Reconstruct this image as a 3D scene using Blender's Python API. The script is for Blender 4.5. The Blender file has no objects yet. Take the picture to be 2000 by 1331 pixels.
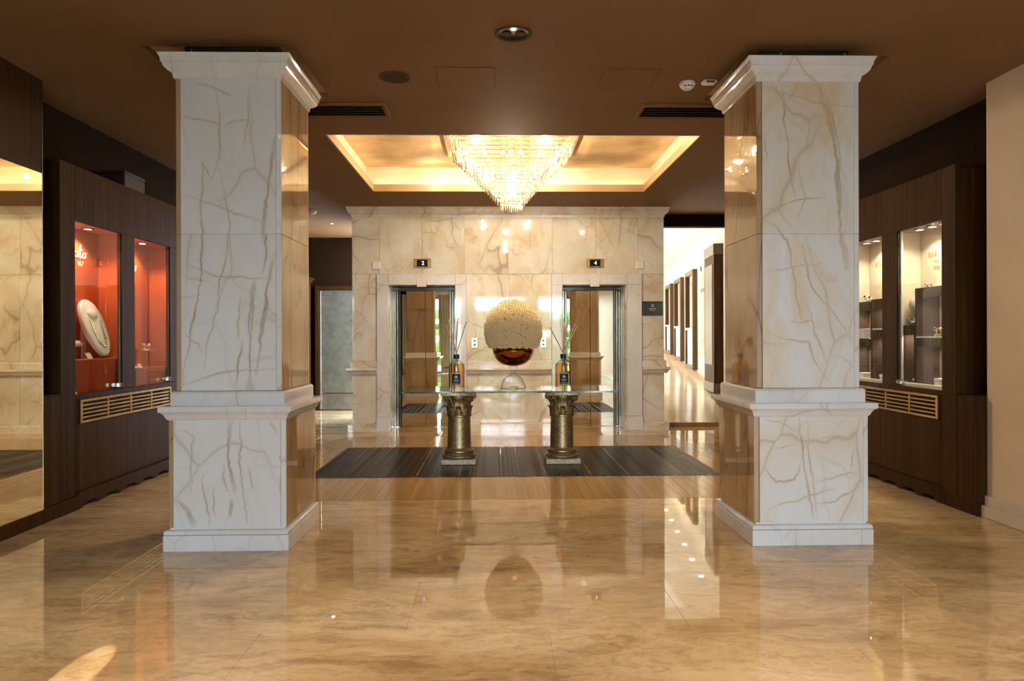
import bpy, bmesh, math, random
import numpy as np
from mathutils import Vector, Matrix

R = random.Random(7)
SC = bpy.context.scene
COL = SC.collection
PI = math.pi

# ------------------------------------------------------------------ camera, world, sun stand-in, exposure
YAW, ROLL = 0.0229, -0.0033
cam_d = bpy.data.cameras.new('camera')
cam_d.sensor_width = 36.0
cam_d.lens = 1385.69 * 36 / 2000
cam_d.shift_y = -5.66 / 2000
cam_d.clip_end = 200
cam = bpy.data.objects.new('camera', cam_d)
COL.objects.link(cam)
rv = Vector((math.cos(YAW), -math.sin(YAW), 0))
fv = Vector((math.sin(YAW), math.cos(YAW), 0))
uv = Vector((0, 0, 1))
xa = rv * math.cos(ROLL) + uv * math.sin(ROLL)
ya = uv * math.cos(ROLL) - rv * math.sin(ROLL)
za = -fv
cam.matrix_world = Matrix(((xa.x, ya.x, za.x, 0), (xa.y, ya.y, za.y, 0), (xa.z, ya.z, za.z, 1.3), (0, 0, 0, 1)))
SC.camera = cam

SC.view_settings.view_transform = 'Standard'
SC.view_settings.look = 'None'
SC.view_settings.gamma = 1.0
SC.view_settings.use_curve_mapping = False
SC.view_settings.exposure = 1.62
SC.cycles.use_denoising = True
SC.cycles.max_bounces = 10
SC.cycles.diffuse_bounces = 5
SC.cycles.glossy_bounces = 6
SC.cycles.transparent_max_bounces = 16
SC.cycles.caustics_reflective = False
SC.cycles.caustics_refractive = False
SC.cycles.sample_clamp_indirect = 6.0

SKY_STRENGTH = 9.8
world = bpy.data.worlds.new('world')
SC.world = world
world.use_nodes = True
wn = world.node_tree
bgn = wn.nodes['Background']
tcw = wn.nodes.new('ShaderNodeTexCoord')
sepw = wn.nodes.new('ShaderNodeSeparateXYZ')
wn.links.new(tcw.outputs['Generated'], sepw.inputs[0])
rw = wn.nodes.new('ShaderNodeValToRGB')
rw.color_ramp.elements[0].position = 0.0
rw.color_ramp.elements[0].color = (0.76, 0.87, 1.0, 1)
rw.color_ramp.elements[1].position = 0.7
rw.color_ramp.elements[1].color = (0.52, 0.71, 1.0, 1)
wn.links.new(sepw.outputs['Z'], rw.inputs[0])
wn.links.new(rw.outputs[0], bgn.inputs['Color'])
bgn.inputs['Strength'].default_value = SKY_STRENGTH

# energies of the lamps (watts)
E_CHANDELIER = 27.0
E_COVE = 0.75
E_CASE = 4.8
E_CORRIDOR = 3.2
E_SPOT = 3.5
E_LOBBY_FILL = 40.0
WARM = (1.0, 0.83, 0.60)
CREAM = (1.0, 0.87, 0.70)
PALE = (1.0, 0.92, 0.80)


def light(name, kind, loc, energy, color, **kw):
    d = bpy.data.lights.new(name, kind)
    d.energy = energy
    d.color = color
    for k, v in kw.items():
        if k not in ('rot', 'aim'):
            setattr(d, k, v)
    o = bpy.data.objects.new(name, d)
    o.location = loc
    if 'rot' in kw:
        o.rotation_euler = kw['rot']
    if 'aim' in kw:
        v = Vector(kw['aim']) - Vector(loc)
        o.rotation_euler = v.to_track_quat('-Z', 'Y').to_euler()
    COL.objects.link(o)
    return o


# portals of the windows behind the camera (they only guide the sky light through the openings)
for (x0, x1) in ((-3.05, -1.05), (-0.85, 1.15), (1.35, 3.3)):
    p = light('window_portal', 'AREA', ((x0 + x1) / 2, -5.02, 1.45), 1, (1, 1, 1), shape='RECTANGLE', size=x1 - x0, size_y=2.6, rot=(PI / 2, 0, 0))
    p.data.cycles.is_portal = True

# narrow spot added inside the windows, in place of a thin sun beam
light('sun_beam_spot', 'SPOT', (-1.38, -4.80, 2.45), 2600.0, (1.0, 0.86, 0.66), aim=(-1.63, 2.78, 0), spot_size=0.021, spot_blend=0.25, shadow_soft_size=0.004)

# ------------------------------------------------------------------ mesh helpers
LOC = {}


class MB:
    def __init__(s):
        s.v = []
        s.f = []
        s.m = []
        s.mi = 0

    def add(s, vs, fs):
        n = len(s.v)
        s.v += [tuple(p) for p in vs]
        s.f += [tuple(i + n for i in f) for f in fs]
        s.m += [s.mi] * len(fs)
        return s

    def box(s, x0, x1, y0, y1, z0, z1, c=0.0):
        if c <= 0:
            vs = [(x, y, z) for x in (x0, x1) for y in (y0, y1) for z in (z0, z1)]
            return s.add(vs, [(0, 1, 3, 2), (4, 6, 7, 5), (0, 4, 5, 1), (2, 3, 7, 6), (0, 2, 6, 4), (1, 5, 7, 3)])
        cx, cy, cz = (x0 + x1) / 2, (y0 + y1) / 2, (z0 + z1) / 2
        hx, hy, hz = (x1 - x0) / 2, (y1 - y0) / 2, (z1 - z0) / 2
        c = min(c, hx * .9, hy * .9, hz * .9)
        vs, idx = [], {}
        for sx in (-1, 1):
            for sy in (-1, 1):
                for sz in (-1, 1):
                    idx[sx, sy, sz] = len(vs)
                    vs.append((cx + sx * hx, cy + sy * (hy - c), cz + sz * (hz - c)))
                    vs.append((cx + sx * (hx - c), cy + sy * hy, cz + sz * (hz - c)))
                    vs.append((cx + sx * (hx - c), cy + sy * (hy - c), cz + sz * hz))
        fs = []
        q = ((-1, -1), (-1, 1), (1, 1), (1, -1))
        for g in (-1, 1):
            fs.append(tuple(idx[g, a, b] for a, b in q))
            fs.append(tuple(idx[a, g, b] + 1 for a, b in q))
            fs.append(tuple(idx[a, b, g] + 2 for a, b in q))
        for a in (-1, 1):
            for b in (-1, 1):
                fs.append((idx[a, b, -1], idx[a, b, 1], idx[a, b, 1] + 1, idx[a, b, -1] + 1))
                fs.append((idx[a, -1, b], idx[a, 1, b], idx[a, 1, b] + 2, idx[a, -1, b] + 2))
                fs.append((idx[-1, a, b] + 1, idx[1, a, b] + 1, idx[1, a, b] + 2, idx[-1, a, b] + 2))
        for k, i in idx.items():
            fs.append((i, i + 1, i + 2))
        return s.add(vs, fs)

    def ring(s, prof, hx, hy, cx=0, cy=0, cap=True):
        """mitred moulding round a rectangle: prof = [(offset, z)] from bottom to top"""
        vs, fs = [], []
        for off, z in prof:
            for sx, sy in ((-1, -1), (1, -1), (1, 1), (-1, 1)):
                vs.append((cx + sx * (hx + off), cy + sy * (hy + off), z))
        n = len(prof)
        for i in range(n - 1):
            for k in range(4):
                a, b = i * 4 + k, i * 4 + (k + 1) % 4
                fs.append((a, b, b + 4, a + 4))
        if cap:
            fs.append((0, 1, 2, 3))
            t = (n - 1) * 4
            fs.append((t, t + 1, t + 2, t + 3))
        return s.add(vs, fs)

    def run(s, prof, x0, x1, yw, rl=0, rr=0, back=0.05):
        """moulding along X in front (-Y) of wall plane yw, mitred outward at the ends where rl / rr"""
        vs, fs = [], []
        n = len(prof)
        for off, z in prof:
            vs.append((x0 - off * rl, yw - off, z))
            vs.append((x1 + off * rr, yw - off, z))
            vs.append((x0 - off * rl, yw + back, z))
            vs.append((x1 + off * rr, yw + back, z))
        for i in range(n - 1):
            a = i * 4
            b = a + 4
            fs += [(a, a + 1, b + 1, b), (a, b, b + 2, a + 2), (a + 1, a + 3, b + 3, b + 1), (a + 2, b + 2, b + 3, a + 3)]
        fs.append((0, 1, 3, 2))
        t = (n - 1) * 4
        fs.append((t, t + 1, t + 3, t + 2))
        return s.add(vs, fs)

    def lathe(s, prof, cx=0, cy=0, n=32, cap=True, fn=None):
        vs, fs = [], []
        for r, z in prof:
            for k in range(n):
                a = 2 * PI * k / n
                rr = r * (fn(a, z) if fn else 1)
                vs.append((cx + rr * math.cos(a), cy + rr * math.sin(a), z))
        for i in range(len(prof) - 1):
            for k in range(n):
                a, b = i * n + k, i * n + (k + 1) % n
                fs.append((a, b, b + n, a + n))
        if cap:
            fs.append(tuple(range(n)))
            t = (len(prof) - 1) * n
            fs.append(tuple(range(t, t + n)))
        return s.add(vs, fs)

    def tube(s, pts, r, n=8, cap=True):
        pts = [Vector(p) for p in pts]
        rs = r if isinstance(r, (list, tuple)) else [r] * len(pts)
        vs, fs = [], []
        up = Vector((0.13, 0.31, 0.94))
        for i, p in enumerate(pts):
            t = (pts[min(i + 1, len(pts) - 1)] - pts[max(i - 1, 0)])
            if t.length < 1e-9:
                t = Vector((0, 0, 1))
            t.normalize()
            a = up.cross(t)
            if a.length < 0.1:
                a = Vector((1, 0, 0)).cross(t)
            a.normalize()
            b = t.cross(a)
            for k in range(n):
                w = 2 * PI * k / n
                vs.append(tuple(p + (a * math.cos(w) + b * math.sin(w)) * rs[i]))
        for i in range(len(pts) - 1):
            for k in range(n):
                a, b = i * n + k, i * n + (k + 1) % n
                fs.append((a, b, b + n, a + n))
        if cap:
            fs.append(tuple(range(n)))
            t = (len(pts) - 1) * n
            fs.append(tuple(range(t, t + n)))
        return s.add(vs, fs)

    def prism(s, poly, axis, a0, a1):
        """extrude a polygon; axis 'x': poly is (y,z); 'y': (x,z); 'z': (x,y)"""
        n = len(poly)
        f = {'x': lambda p, a: (a, p[0], p[1]), 'y': lambda p, a: (p[0], a, p[1]), 'z': lambda p, a: (p[0], p[1], a)}[axis]
        vs = [f(p, a0) for p in poly] + [f(p, a1) for p in poly]
        fs = [tuple(range(n)), tuple(range(n, 2 * n))] + [(i, (i + 1) % n, n + (i + 1) % n, n + i) for i in range(n)]
        return s.add(vs, fs)

    def sphere(s, c, r, nu=16, nv=10):
        prof = [(max(1e-4, math.sin(PI * i / nv)), -math.cos(PI * i / nv)) for i in range(nv + 1)]
        rr = (r, r, r) if not isinstance(r, (tuple, list)) else r
        vs, fs = [], []
        for a, z in prof:
            for k in range(nu):
                w = 2 * PI * k / nu
                vs.append((c[0] + rr[0] * a * math.cos(w), c[1] + rr[1] * a * math.sin(w), c[2] + rr[2] * z))
        for i in range(nv):
            for k in range(nu):
                a, b = i * nu + k, i * nu + (k + 1) % nu
                fs.append((a, b, b + nu, a + nu))
        return s.add(vs, fs)

    def xform(s, M):
        s.v = [tuple(M @ Vector(p)) for p in s.v]
        return s

    def mesh(s, name, mats, off=(0, 0, 0), smooth=False):
        me = bpy.data.meshes.new(name)
        vs = [(p[0] - off[0], p[1] - off[1], p[2] - off[2]) for p in s.v]
        me.from_pydata(vs, [], s.f)
        bm = bmesh.new()
        bm.from_mesh(me)
        bmesh.ops.recalc_face_normals(bm, faces=bm.faces)
        bm.to_mesh(me)
        bm.free()
        for m in (mats if isinstance(mats, (list, tuple)) else [mats]):
            me.materials.append(m)
        if len(set(s.m)) > 1:
            me.polygons.foreach_set('material_index', s.m)
        if smooth:
            me.polygons.foreach_set('use_smooth', [True] * len(me.polygons))
            if smooth is not True:
                try:
                    me.set_sharp_from_angle(angle=math.radians(smooth))
                except Exception:
                    pass
        return me


def absloc(o):
    p = Vector((0, 0, 0))
    while o is not None:
        p += LOC.get(o.name, Vector((0, 0, 0)))
        o = o.parent
    return p


def obj(name, mb, mat, parent=None, smooth=False, world=True, label=None, kind=None, at=None):
    """link mb as ONE mesh object; coordinates are world ones unless world=False"""
    off = Vector((0, 0, 0))
    if parent is not None and world:
        off = absloc(parent)
    if at is not None:
        off = off + (Vector(at) - off)
    me = mb.mesh(name, mat, off, smooth)
    o = bpy.data.objects.new(name, me)
    COL.objects.link(o)
    if parent is not None:
        o.parent = parent
    if at is not None:
        l = Vector(at) - (absloc(parent) if parent is not None else Vector((0, 0, 0)))
        o.location = l
        LOC[o.name] = l
    if label:
        o['label'] = label
    if kind:
        o['kind'] = kind
    return o


def tag(o, label, cat, group=None, kind=None):
    o['label'] = label
    o['category'] = cat
    if group:
        o['group'] = group
    if kind:
        o['kind'] = kind
    return o


def thing(name, label, cat, loc=(0, 0, 0), group=None):
    o = bpy.data.objects.new(name, None)
    o.empty_display_size = 0.1
    COL.objects.link(o)
    o.location = loc
    LOC[o.name] = Vector(loc)
    return tag(o, label, cat, group)


def struct(name, mb, mat, smooth=False, parent=None):
    o = obj(name, mb, mat, parent, smooth)
    if parent is None:
        o['kind'] = 'structure'
    return o


def copy_tree(o, loc, label=None, parent=None):
    c = o.copy()
    COL.objects.link(c)
    if parent is None:
        c.location = loc
        LOC[c.name] = Vector(loc)
        if label:
            c['label'] = label
    else:
        c.parent = parent
        LOC[c.name] = LOC.get(o.name, Vector((0, 0, 0)))
    for ch in list(o.children):
        copy_tree(ch, None, None, c)
    return c


def text(name, s, loc, rot, size, mat, parent=None, extrude=0.001, align='CENTER', spacing=1.0, shear=0.0, label=None):
    cu = bpy.data.curves.new(name, 'FONT')
    cu.body = s
    cu.size = size
    cu.extrude = extrude
    cu.align_x = align
    cu.align_y = 'CENTER'
    cu.space_character = spacing
    cu.shear = shear
    cu.resolution_u = 3
    cu.materials.append(mat)
    o = bpy.data.objects.new(name, cu)
    COL.objects.link(o)
    if parent is not None:
        o.parent = parent
        o.location = Vector(loc) - absloc(parent)
    else:
        o.location = loc
    o.rotation_euler = rot
    me = bpy.data.meshes.new_from_object(o)
    r = bpy.data.objects.new(name, me)
    COL.objects.link(r)
    r.parent, r.location, r.rotation_euler = o.parent, o.location, o.rotation_euler
    bpy.data.objects.remove(o)
    bpy.data.curves.remove(cu)
    if label:
        r['label'] = label
    return r


# ------------------------------------------------------------------ materials
def newmat(name):
    m = bpy.data.materials.new(name)
    m.use_nodes = True
    nt = m.node_tree
    return m, nt, nt.nodes['Principled BSDF']


def nd(nt, t, ins=None, **at):
    n = nt.nodes.new('ShaderNode' + t)
    for k, v in at.items():
        setattr(n, k, v)
    for k, v in (ins or {}).items():
        if hasattr(v, 'is_linked') or hasattr(v, 'links'):
            nt.links.new(v, n.inputs[k])
        else:
            n.inputs[k].default_value = v
    return n


def ramp(nt, fac, stops, interp='LINEAR'):
    n = nt.nodes.new('ShaderNodeValToRGB')
    cr = n.color_ramp
    cr.interpolation = interp
    while len(cr.elements) < len(stops):
        cr.elements.new(0.5)
    for e, (p, c) in zip(cr.elements, stops):
        e.position = p
        if not isinstance(c, (tuple, list)):
            c = (c, c, c)
        e.color = (c[0], c[1], c[2], 1)
    nt.links.new(fac, n.inputs[0])
    return n.outputs[0]


def mix(nt, fac, a, b, mode='MIX'):
    n = nt.nodes.new('ShaderNodeMix')
    n.data_type = 'RGBA'
    n.blend_type = mode
    for i, v in ((0, fac), (6, a), (7, b)):
        if hasattr(v, 'links'):
            nt.links.new(v, n.inputs[i])
        elif i == 0:
            n.inputs[0].default_value = v
        else:
            n.inputs[i].default_value = (v[0], v[1], v[2], 1)
    return n.outputs[2]


def math_(nt, op, a, b=0.0):
    n = nt.nodes.new('ShaderNodeMath')
    n.operation = op
    for i, v in ((0, a), (1, b)):
        if hasattr(v, 'links'):
            nt.links.new(v, n.inputs[i])
        else:
            n.inputs[i].default_value = v
    return n.outputs[0]


def plain(name, col, rough=0.5, metal=0.0, noise=0.12, nscale=30.0, spec=0.5, bump=0.0, emit=None, es=0.0):
    m, nt, b = newmat(name)
    g = nd(nt, 'NewGeometry')
    n = nd(nt, 'TexNoise', {'Vector': g.outputs['Position'], 'Scale': nscale, 'Detail': 4.0})
    lo = tuple(c * (1 - noise) for c in col)
    hi = tuple(min(1, c * (1 + noise)) for c in col)
    c = ramp(nt, n.outputs['Fac'], [(0.3, lo), (0.7, hi)])
    nt.links.new(c, b.inputs['Base Color'])
    b.inputs['Roughness'].default_value = rough
    b.inputs['Metallic'].default_value = metal
    b.inputs['Specular IOR Level'].default_value = spec
    if bump:
        bn = nd(nt, 'Bump', {'Height': n.outputs['Fac'], 'Strength': bump, 'Distance': 0.004})
        nt.links.new(bn.outputs[0], b.inputs['Normal'])
    if emit:
        b.inputs['Emission Color'].default_value = (*emit, 1)
        b.inputs['Emission Strength'].default_value = es
    return m


def marble(name, base, cloud, vein, stain, stain_amt=0.5, vein_amt=0.75, rough=0.05, vscale=1.5, zs=0.55, proc=1.0, ior=1.55):
    """polished veined onyx; the point attribute 'vein' / 'halo' adds the large veins of single slabs"""
    m, nt, b = newmat(name)
    g = nd(nt, 'NewGeometry')
    oi = nd(nt, 'ObjectInfo')
    sh = nd(nt, 'CombineXYZ', {'X': math_(nt, 'MULTIPLY', oi.outputs['Random'], 37.0), 'Y': math_(nt, 'MULTIPLY', oi.outputs['Random'], 91.0), 'Z': math_(nt, 'MULTIPLY', oi.outputs['Random'], 53.0)})
    p0 = nd(nt, 'VectorMath', {0: g.outputs['Position'], 1: sh.outputs[0]}, operation='ADD').outputs[0]
    pz = nd(nt, 'VectorMath', {0: p0, 1: (1.0, 1.0, zs)}, operation='MULTIPLY').outputs[0]
    wn_ = nd(nt, 'TexNoise', {'Vector': pz, 'Scale': 1.3, 'Detail': 3.0, 'Roughness': 0.5})
    wv = nd(nt, 'VectorMath', {0: wn_.outputs['Color'], 1: (0.5, 0.5, 0.5)}, operation='SUBTRACT').outputs[0]
    ws = nd(nt, 'VectorMath', {0: wv, 'Scale': 0.5}, operation='SCALE').outputs[0]
    pw = nd(nt, 'VectorMath', {0: pz, 1: ws}, operation='ADD').outputs[0]
    vor = nd(nt, 'TexVoronoi', {'Vector': pw, 'Scale': vscale}, feature='DISTANCE_TO_EDGE')
    v1 = ramp(nt, vor.outputs['Distance'], [(0.0, 1.0), (0.004, 0.6), (0.010, 0.12), (0.028, 0.0)])
    fade = nd(nt, 'TexNoise', {'Vector': pw, 'Scale': 1.7, 'Detail': 2.0})
    fd = ramp(nt, fade.outputs['Fac'], [(0.40, 0.0), (0.58, 1.0)])
    v1 = math_(nt, 'MULTIPLY', v1, fd)
    vor2 = nd(nt, 'TexVoronoi', {'Vector': pw, 'Scale': vscale * 2.7}, feature='DISTANCE_TO_EDGE')
    v2 = ramp(nt, vor2.outputs['Distance'], [(0.0, 0.8), (0.008, 0.4), (0.025, 0.0)])
    fade2 = nd(nt, 'TexNoise', {'Vector': pz, 'Scale': 2.9, 'Detail': 2.0})
    v2 = math_(nt, 'MULTIPLY', v2, ramp(nt, fade2.outputs['Fac'], [(0.44, 0.0), (0.62, 0.9)]))
    att = nd(nt, 'Attribute', attribute_name='vein')
    hal = nd(nt, 'Attribute', attribute_name='halo')
    fine = nd(nt, 'TexNoise', {'Vector': pz, 'Scale': 40.0, 'Detail': 5.0, 'Roughness': 0.7})
    fbrk = ramp(nt, fine.outputs['Fac'], [(0.35, 0.55), (0.6, 1.0)])
    va = math_(nt, 'MULTIPLY', att.outputs['Fac'], fbrk)
    vv = math_(nt, 'MAXIMUM', math_(nt, 'MULTIPLY', math_(nt, 'MAXIMUM', v1, v2), proc), va)
    vv = math_(nt, 'MULTIPLY', vv, vein_amt)
    cl = nd(nt, 'TexNoise', {'Vector': pw, 'Scale': 2.6, 'Detail': 6.0, 'Roughness': 0.6})
    c = ramp(nt, cl.outputs['Fac'], [(0.36, cloud), (0.6, base)])
    st = nd(nt, 'TexNoise', {'Vector': pw, 'Scale': 1.9, 'Detail': 7.0, 'Roughness': 0.68, 'Distortion': 0.6})
    sf = ramp(nt, st.outputs['Fac'], [(0.50, 0.0), (0.66, 1.0)])
    near = ramp(nt, vor.outputs['Distance'], [(0.0, 0.55), (0.12, 0.0)])
    sf = math_(nt, 'MAXIMUM', sf, math_(nt, 'MULTIPLY', near, fd))
    sf = math_(nt, 'MULTIPLY', sf, stain_amt)
    sf = math_(nt, 'MAXIMUM', sf, math_(nt, 'MULTIPLY', hal.outputs['Fac'], 0.42))
    c = mix(nt, sf, c, stain)
    c = mix(nt, vv, c, vein)
    nt.links.new(c, b.inputs['Base Color'])
    b.inputs['Roughness'].default_value = rough
    b.inputs['IOR'].default_value = ior
    return m


def floor_marble(name):
    m, nt, b = newmat(name)
    g = nd(nt, 'NewGeometry')
    oi = nd(nt, 'ObjectInfo')
    px = nd(nt, 'VectorMath', {0: g.outputs['Position'], 1: (0.62, 1.3, 1.0)}, operation='MULTIPLY').outputs[0]
    w = nd(nt, 'TexNoise', {'Vector': px, 'Scale': 1.4, 'Detail': 5.0, 'Roughness': 0.6})
    wv = nd(nt, 'VectorMath', {0: w.outputs['Color'], 1: (0.5, 0.5, 0.5)}, operation='SUBTRACT').outputs[0]
    pw = nd(nt, 'VectorMath', {0: px, 1: nd(nt, 'VectorMath', {0: wv, 'Scale': 0.7}, operation='SCALE').outputs[0]}, operation='ADD').outputs[0]
    big = nd(nt, 'TexNoise', {'Vector': pw, 'Scale': 1.6, 'Detail': 8.0, 'Roughness': 0.66})
    c = ramp(nt, big.outputs['Fac'], [(0.30, (0.44, 0.265, 0.118)), (0.45, (0.62, 0.415, 0.20)), (0.66, (0.76, 0.55, 0.30))])
    streak = nd(nt, 'TexNoise', {'Vector': nd(nt, 'VectorMath', {0: pw, 1: (1.0, 1.7, 1.0)}, operation='MULTIPLY').outputs[0], 'Scale': 3.6, 'Detail': 12.0, 'Roughness': 0.78})
    sf = ramp(nt, streak.outputs['Fac'], [(0.50, 0.0), (0.72, 0.9)])
    msk = nd(nt, 'TexNoise', {'Vector': px, 'Scale': 0.9, 'Detail': 3.0})
    sf = math_(nt, 'MULTIPLY', sf, ramp(nt, msk.outputs['Fac'], [(0.42, 0.08), (0.60, 1.0)]))
    c = mix(nt, sf, c, (0.14, 0.068, 0.028))
    ridge = math_(nt, 'ABSOLUTE', math_(nt, 'SUBTRACT', streak.outputs['Fac'], 0.5))
    rf = ramp(nt, ridge, [(0.0, 0.5), (0.018, 0.0)])
    rf = math_(nt, 'MULTIPLY', rf, ramp(nt, msk.outputs['Fac'], [(0.5, 0.0), (0.62, 0.8)]))
    c = mix(nt, rf, c, (0.24, 0.14, 0.07))
    gr = nd(nt, 'TexNoise', {'Vector': pw, 'Scale': 15.0, 'Detail': 10.0, 'Roughness': 0.75})
    c = mix(nt, 1.0, c, ramp(nt, gr.outputs['Fac'], [(0.34, (0.76, 0.72, 0.66)), (0.52, (1.0, 1.0, 1.0)), (0.70, (1.08, 1.07, 1.05))]), 'MULTIPLY')
    pt = nd(nt, 'TexNoise', {'Vector': nd(nt, 'VectorMath', {0: pw, 1: (1.0, 1.5, 1.0)}, operation='MULTIPLY').outputs[0], 'Scale': 2.4, 'Detail': 12.0, 'Roughness': 0.8})
    pf = math_(nt, 'MULTIPLY', ramp(nt, pt.outputs['Fac'], [(0.53, 0.0), (0.60, 0.55), (0.72, 0.9)]), 0.8)
    c = mix(nt, pf, c, (0.26, 0.135, 0.055))
    tone = ramp(nt, oi.outputs['Random'], [(0.0, (0.95, 0.95, 0.95)), (1.0, (1.04, 1.03, 1.02))])
    c = mix(nt, 1.0, c, tone, 'MULTIPLY')
    nt.links.new(c, b.inputs['Base Color'])
    b.inputs['Roughness'].default_value = 0.02
    b.inputs['IOR'].default_value = 1.6
    return m


def wood(name, c0, c1, rough=0.3, axis='z', scale=1.0, var=0.0, spec=0.4):
    m, nt, b = newmat(name)
    g = nd(nt, 'NewGeometry')
    oi = nd(nt, 'ObjectInfo')
    sc = {'z': (28, 28, 0.9), 'y': (28, 0.9, 28), 'x': (0.9, 28, 28)}[axis]
    off = nd(nt, 'CombineXYZ', {'X': math_(nt, 'MULTIPLY', oi.outputs['Random'], 13.0), 'Y': math_(nt, 'MULTIPLY', oi.outputs['Random'], 7.0), 'Z': math_(nt, 'MULTIPLY', oi.outputs['Random'], 5.0)})
    p = nd(nt, 'VectorMath', {0: g.outputs['Position'], 1: off.outputs[0]}, operation='ADD').outputs[0]
    p = nd(nt, 'VectorMath', {0: p, 1: tuple(s * scale for s in sc)}, operation='MULTIPLY').outputs[0]
    n = nd(nt, 'TexNoise', {'Vector': p, 'Scale': 1.0, 'Detail': 5.0, 'Roughness': 0.6})
    c = ramp(nt, n.outputs['Fac'], [(0.3, c0), (0.7, c1)])
    if var:
        t = ramp(nt, oi.outputs['Random'], [(0.0, (1 - var,) * 3), (1.0, (1 + var,) * 3)])
        c = mix(nt, 1.0, c, t, 'MULTIPLY')
    nt.links.new(c, b.inputs['Base Color'])
    b.inputs['Roughness'].default_value = rough
    b.inputs['Specular IOR Level'].default_value = spec
    bn = nd(nt, 'Bump', {'Height': n.outputs['Fac'], 'Strength': 0.08, 'Distance': 0.002})
    nt.links.new(bn.outputs[0], b.inputs['Normal'])
    return m


def thin_glass(name, tint=(0.97, 0.99, 0.98), rough=0.0, ior=1.45, edge=None):
    m, nt, b = newmat(name)
    nt.nodes.remove(b)
    out = nt.nodes['Material Output']
    n = nd(nt, 'TexNoise', {'Scale': 1.5, 'Detail': 1.0})
    tn = mix(nt, n.outputs['Fac'], tuple(t * 0.985 for t in tint), tint)
    t = nd(nt, 'BsdfTransparent', {'Color': tn})
    gl = nd(nt, 'BsdfGlossy', {'Color': (1, 1, 1, 1), 'Roughness': rough})
    g = nd(nt, 'NewGeometry')
    dt = nd(nt, 'VectorMath', {0: g.outputs['Incoming'], 1: g.outputs['Normal']}, operation='DOT_PRODUCT')
    f5 = math_(nt, 'POWER', math_(nt, 'SUBTRACT', 1.0, math_(nt, 'ABSOLUTE', dt.outputs['Value'])), 5.0)
    if edge:      # the wall of a round vessel is seen along its length towards the outline and absorbs more
        f3 = math_(nt, 'POWER', math_(nt, 'SUBTRACT', 1.0, math_(nt, 'ABSOLUTE', dt.outputs['Value'])), 2.5)
        nt.links.new(mix(nt, f3, tn, edge), t.inputs['Color'])
    f0 = ((ior - 1) / (ior + 1)) ** 2
    fr = math_(nt, 'ADD', math_(nt, 'MULTIPLY', f5, 1 - f0), f0)
    mx = nd(nt, 'MixShader', {0: fr, 1: t.outputs[0], 2: gl.outputs[0]})
    nt.links.new(mx.outputs[0], out.inputs[0])
    return m


def crystal_mat(name):
    m, nt, b = newmat(name)
    nt.nodes.remove(b)
    out = nt.nodes['Material Output']
    oi = nd(nt, 'NewGeometry')
    n = nd(nt, 'TexNoise', {'Vector': oi.outputs['Position'], 'Scale': 60.0})
    col = ramp(nt, n.outputs['Fac'], [(0.3, (0.20, 0.165, 0.11)), (0.7, (0.40, 0.35, 0.26))])
    tl = nd(nt, 'BsdfTranslucent', {'Color': col})
    tr = nd(nt, 'BsdfTransparent', {'Color': (0.96, 0.93, 0.86, 1)})
    gl = nd(nt, 'BsdfGlossy', {'Color': (1, 1, 1, 1), 'Roughness': 0.08})
    a = nd(nt, 'MixShader', {0: 0.62, 1: tl.outputs[0], 2: tr.outputs[0]})
    c = nd(nt, 'MixShader', {0: 0.22, 1: a.outputs[0], 2: gl.outputs[0]})
    nt.links.new(c.outputs[0], out.inputs[0])
    return m


def mirror_mat(name, col, wave=0.0, rough=0.01):
    m, nt, b = newmat(name)
    g = nd(nt, 'NewGeometry')
    p = nd(nt, 'VectorMath', {0: g.outputs['Position'], 1: (2.2, 1.0, 0.3)}, operation='MULTIPLY').outputs[0]
    n = nd(nt, 'TexNoise', {'Vector': p, 'Scale': 1.0, 'Detail': 1.0})
    c = ramp(nt, n.outputs['Fac'], [(0.3, tuple(x * 0.97 for x in col)), (0.7, col)])
    nt.links.new(c, b.inputs['Base Color'])
    b.inputs['Metallic'].default_value = 1.0
    b.inputs['Roughness'].default_value = rough
    if wave:
        bn = nd(nt, 'Bump', {'Height': n.outputs['Fac'], 'Strength': 1.0, 'Distance': wave})
        nt.links.new(bn.outputs[0], b.inputs['Normal'])
    return m


def emit_mat(name, col, s):
    m, nt, b = newmat(name)
    b.inputs['Base Color'].default_value = (*col, 1)
    b.inputs['Emission Color'].default_value = (*col, 1)
    b.inputs['Emission Strength'].default_value = s
    return m


M = {}
M['onyx'] = marble('white_onyx', (0.78, 0.78, 0.81), (0.71, 0.70, 0.71), (0.27, 0.16, 0.09), (0.72, 0.59, 0.42), 0.35, 0.65, proc=0.6)
M['onyx_slab'] = marble('white_onyx_slab', (0.77, 0.78, 0.82), (0.73, 0.73, 0.75), (0.27, 0.16, 0.09), (0.70, 0.56, 0.37), 0.26, 0.85, proc=0.38)
M['onyx_gold'] = marble('gold_onyx_slab', (0.77, 0.78, 0.81), (0.74, 0.72, 0.71), (0.27, 0.16, 0.09), (0.73, 0.55, 0.30), 0.78, 0.85, proc=0.42)
M['onyx_wall'] = marble('warm_onyx_wall', (0.82, 0.79, 0.72), (0.74, 0.65, 0.51), (0.22, 0.12, 0.06), (0.60, 0.43, 0.23), 0.62, 0.80, 0.045, 1.25, 0.8, 0.72)
M['onyx_warm_lit'] = marble('warm_lit_onyx_slab', (0.52, 0.375, 0.225), (0.38, 0.245, 0.125), (0.12, 0.055, 0.02), (0.32, 0.18, 0.07), 0.85, 0.95, 0.03, 2.2, 0.16, 1.0, 1.95)  # white onyx coloured brown: warm light painted into the side and back slabs
M['floor'] = floor_marble('beige_floor_marble')
M['grout'] = plain('floor_grout', (0.36, 0.24, 0.12), 0.7)
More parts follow.
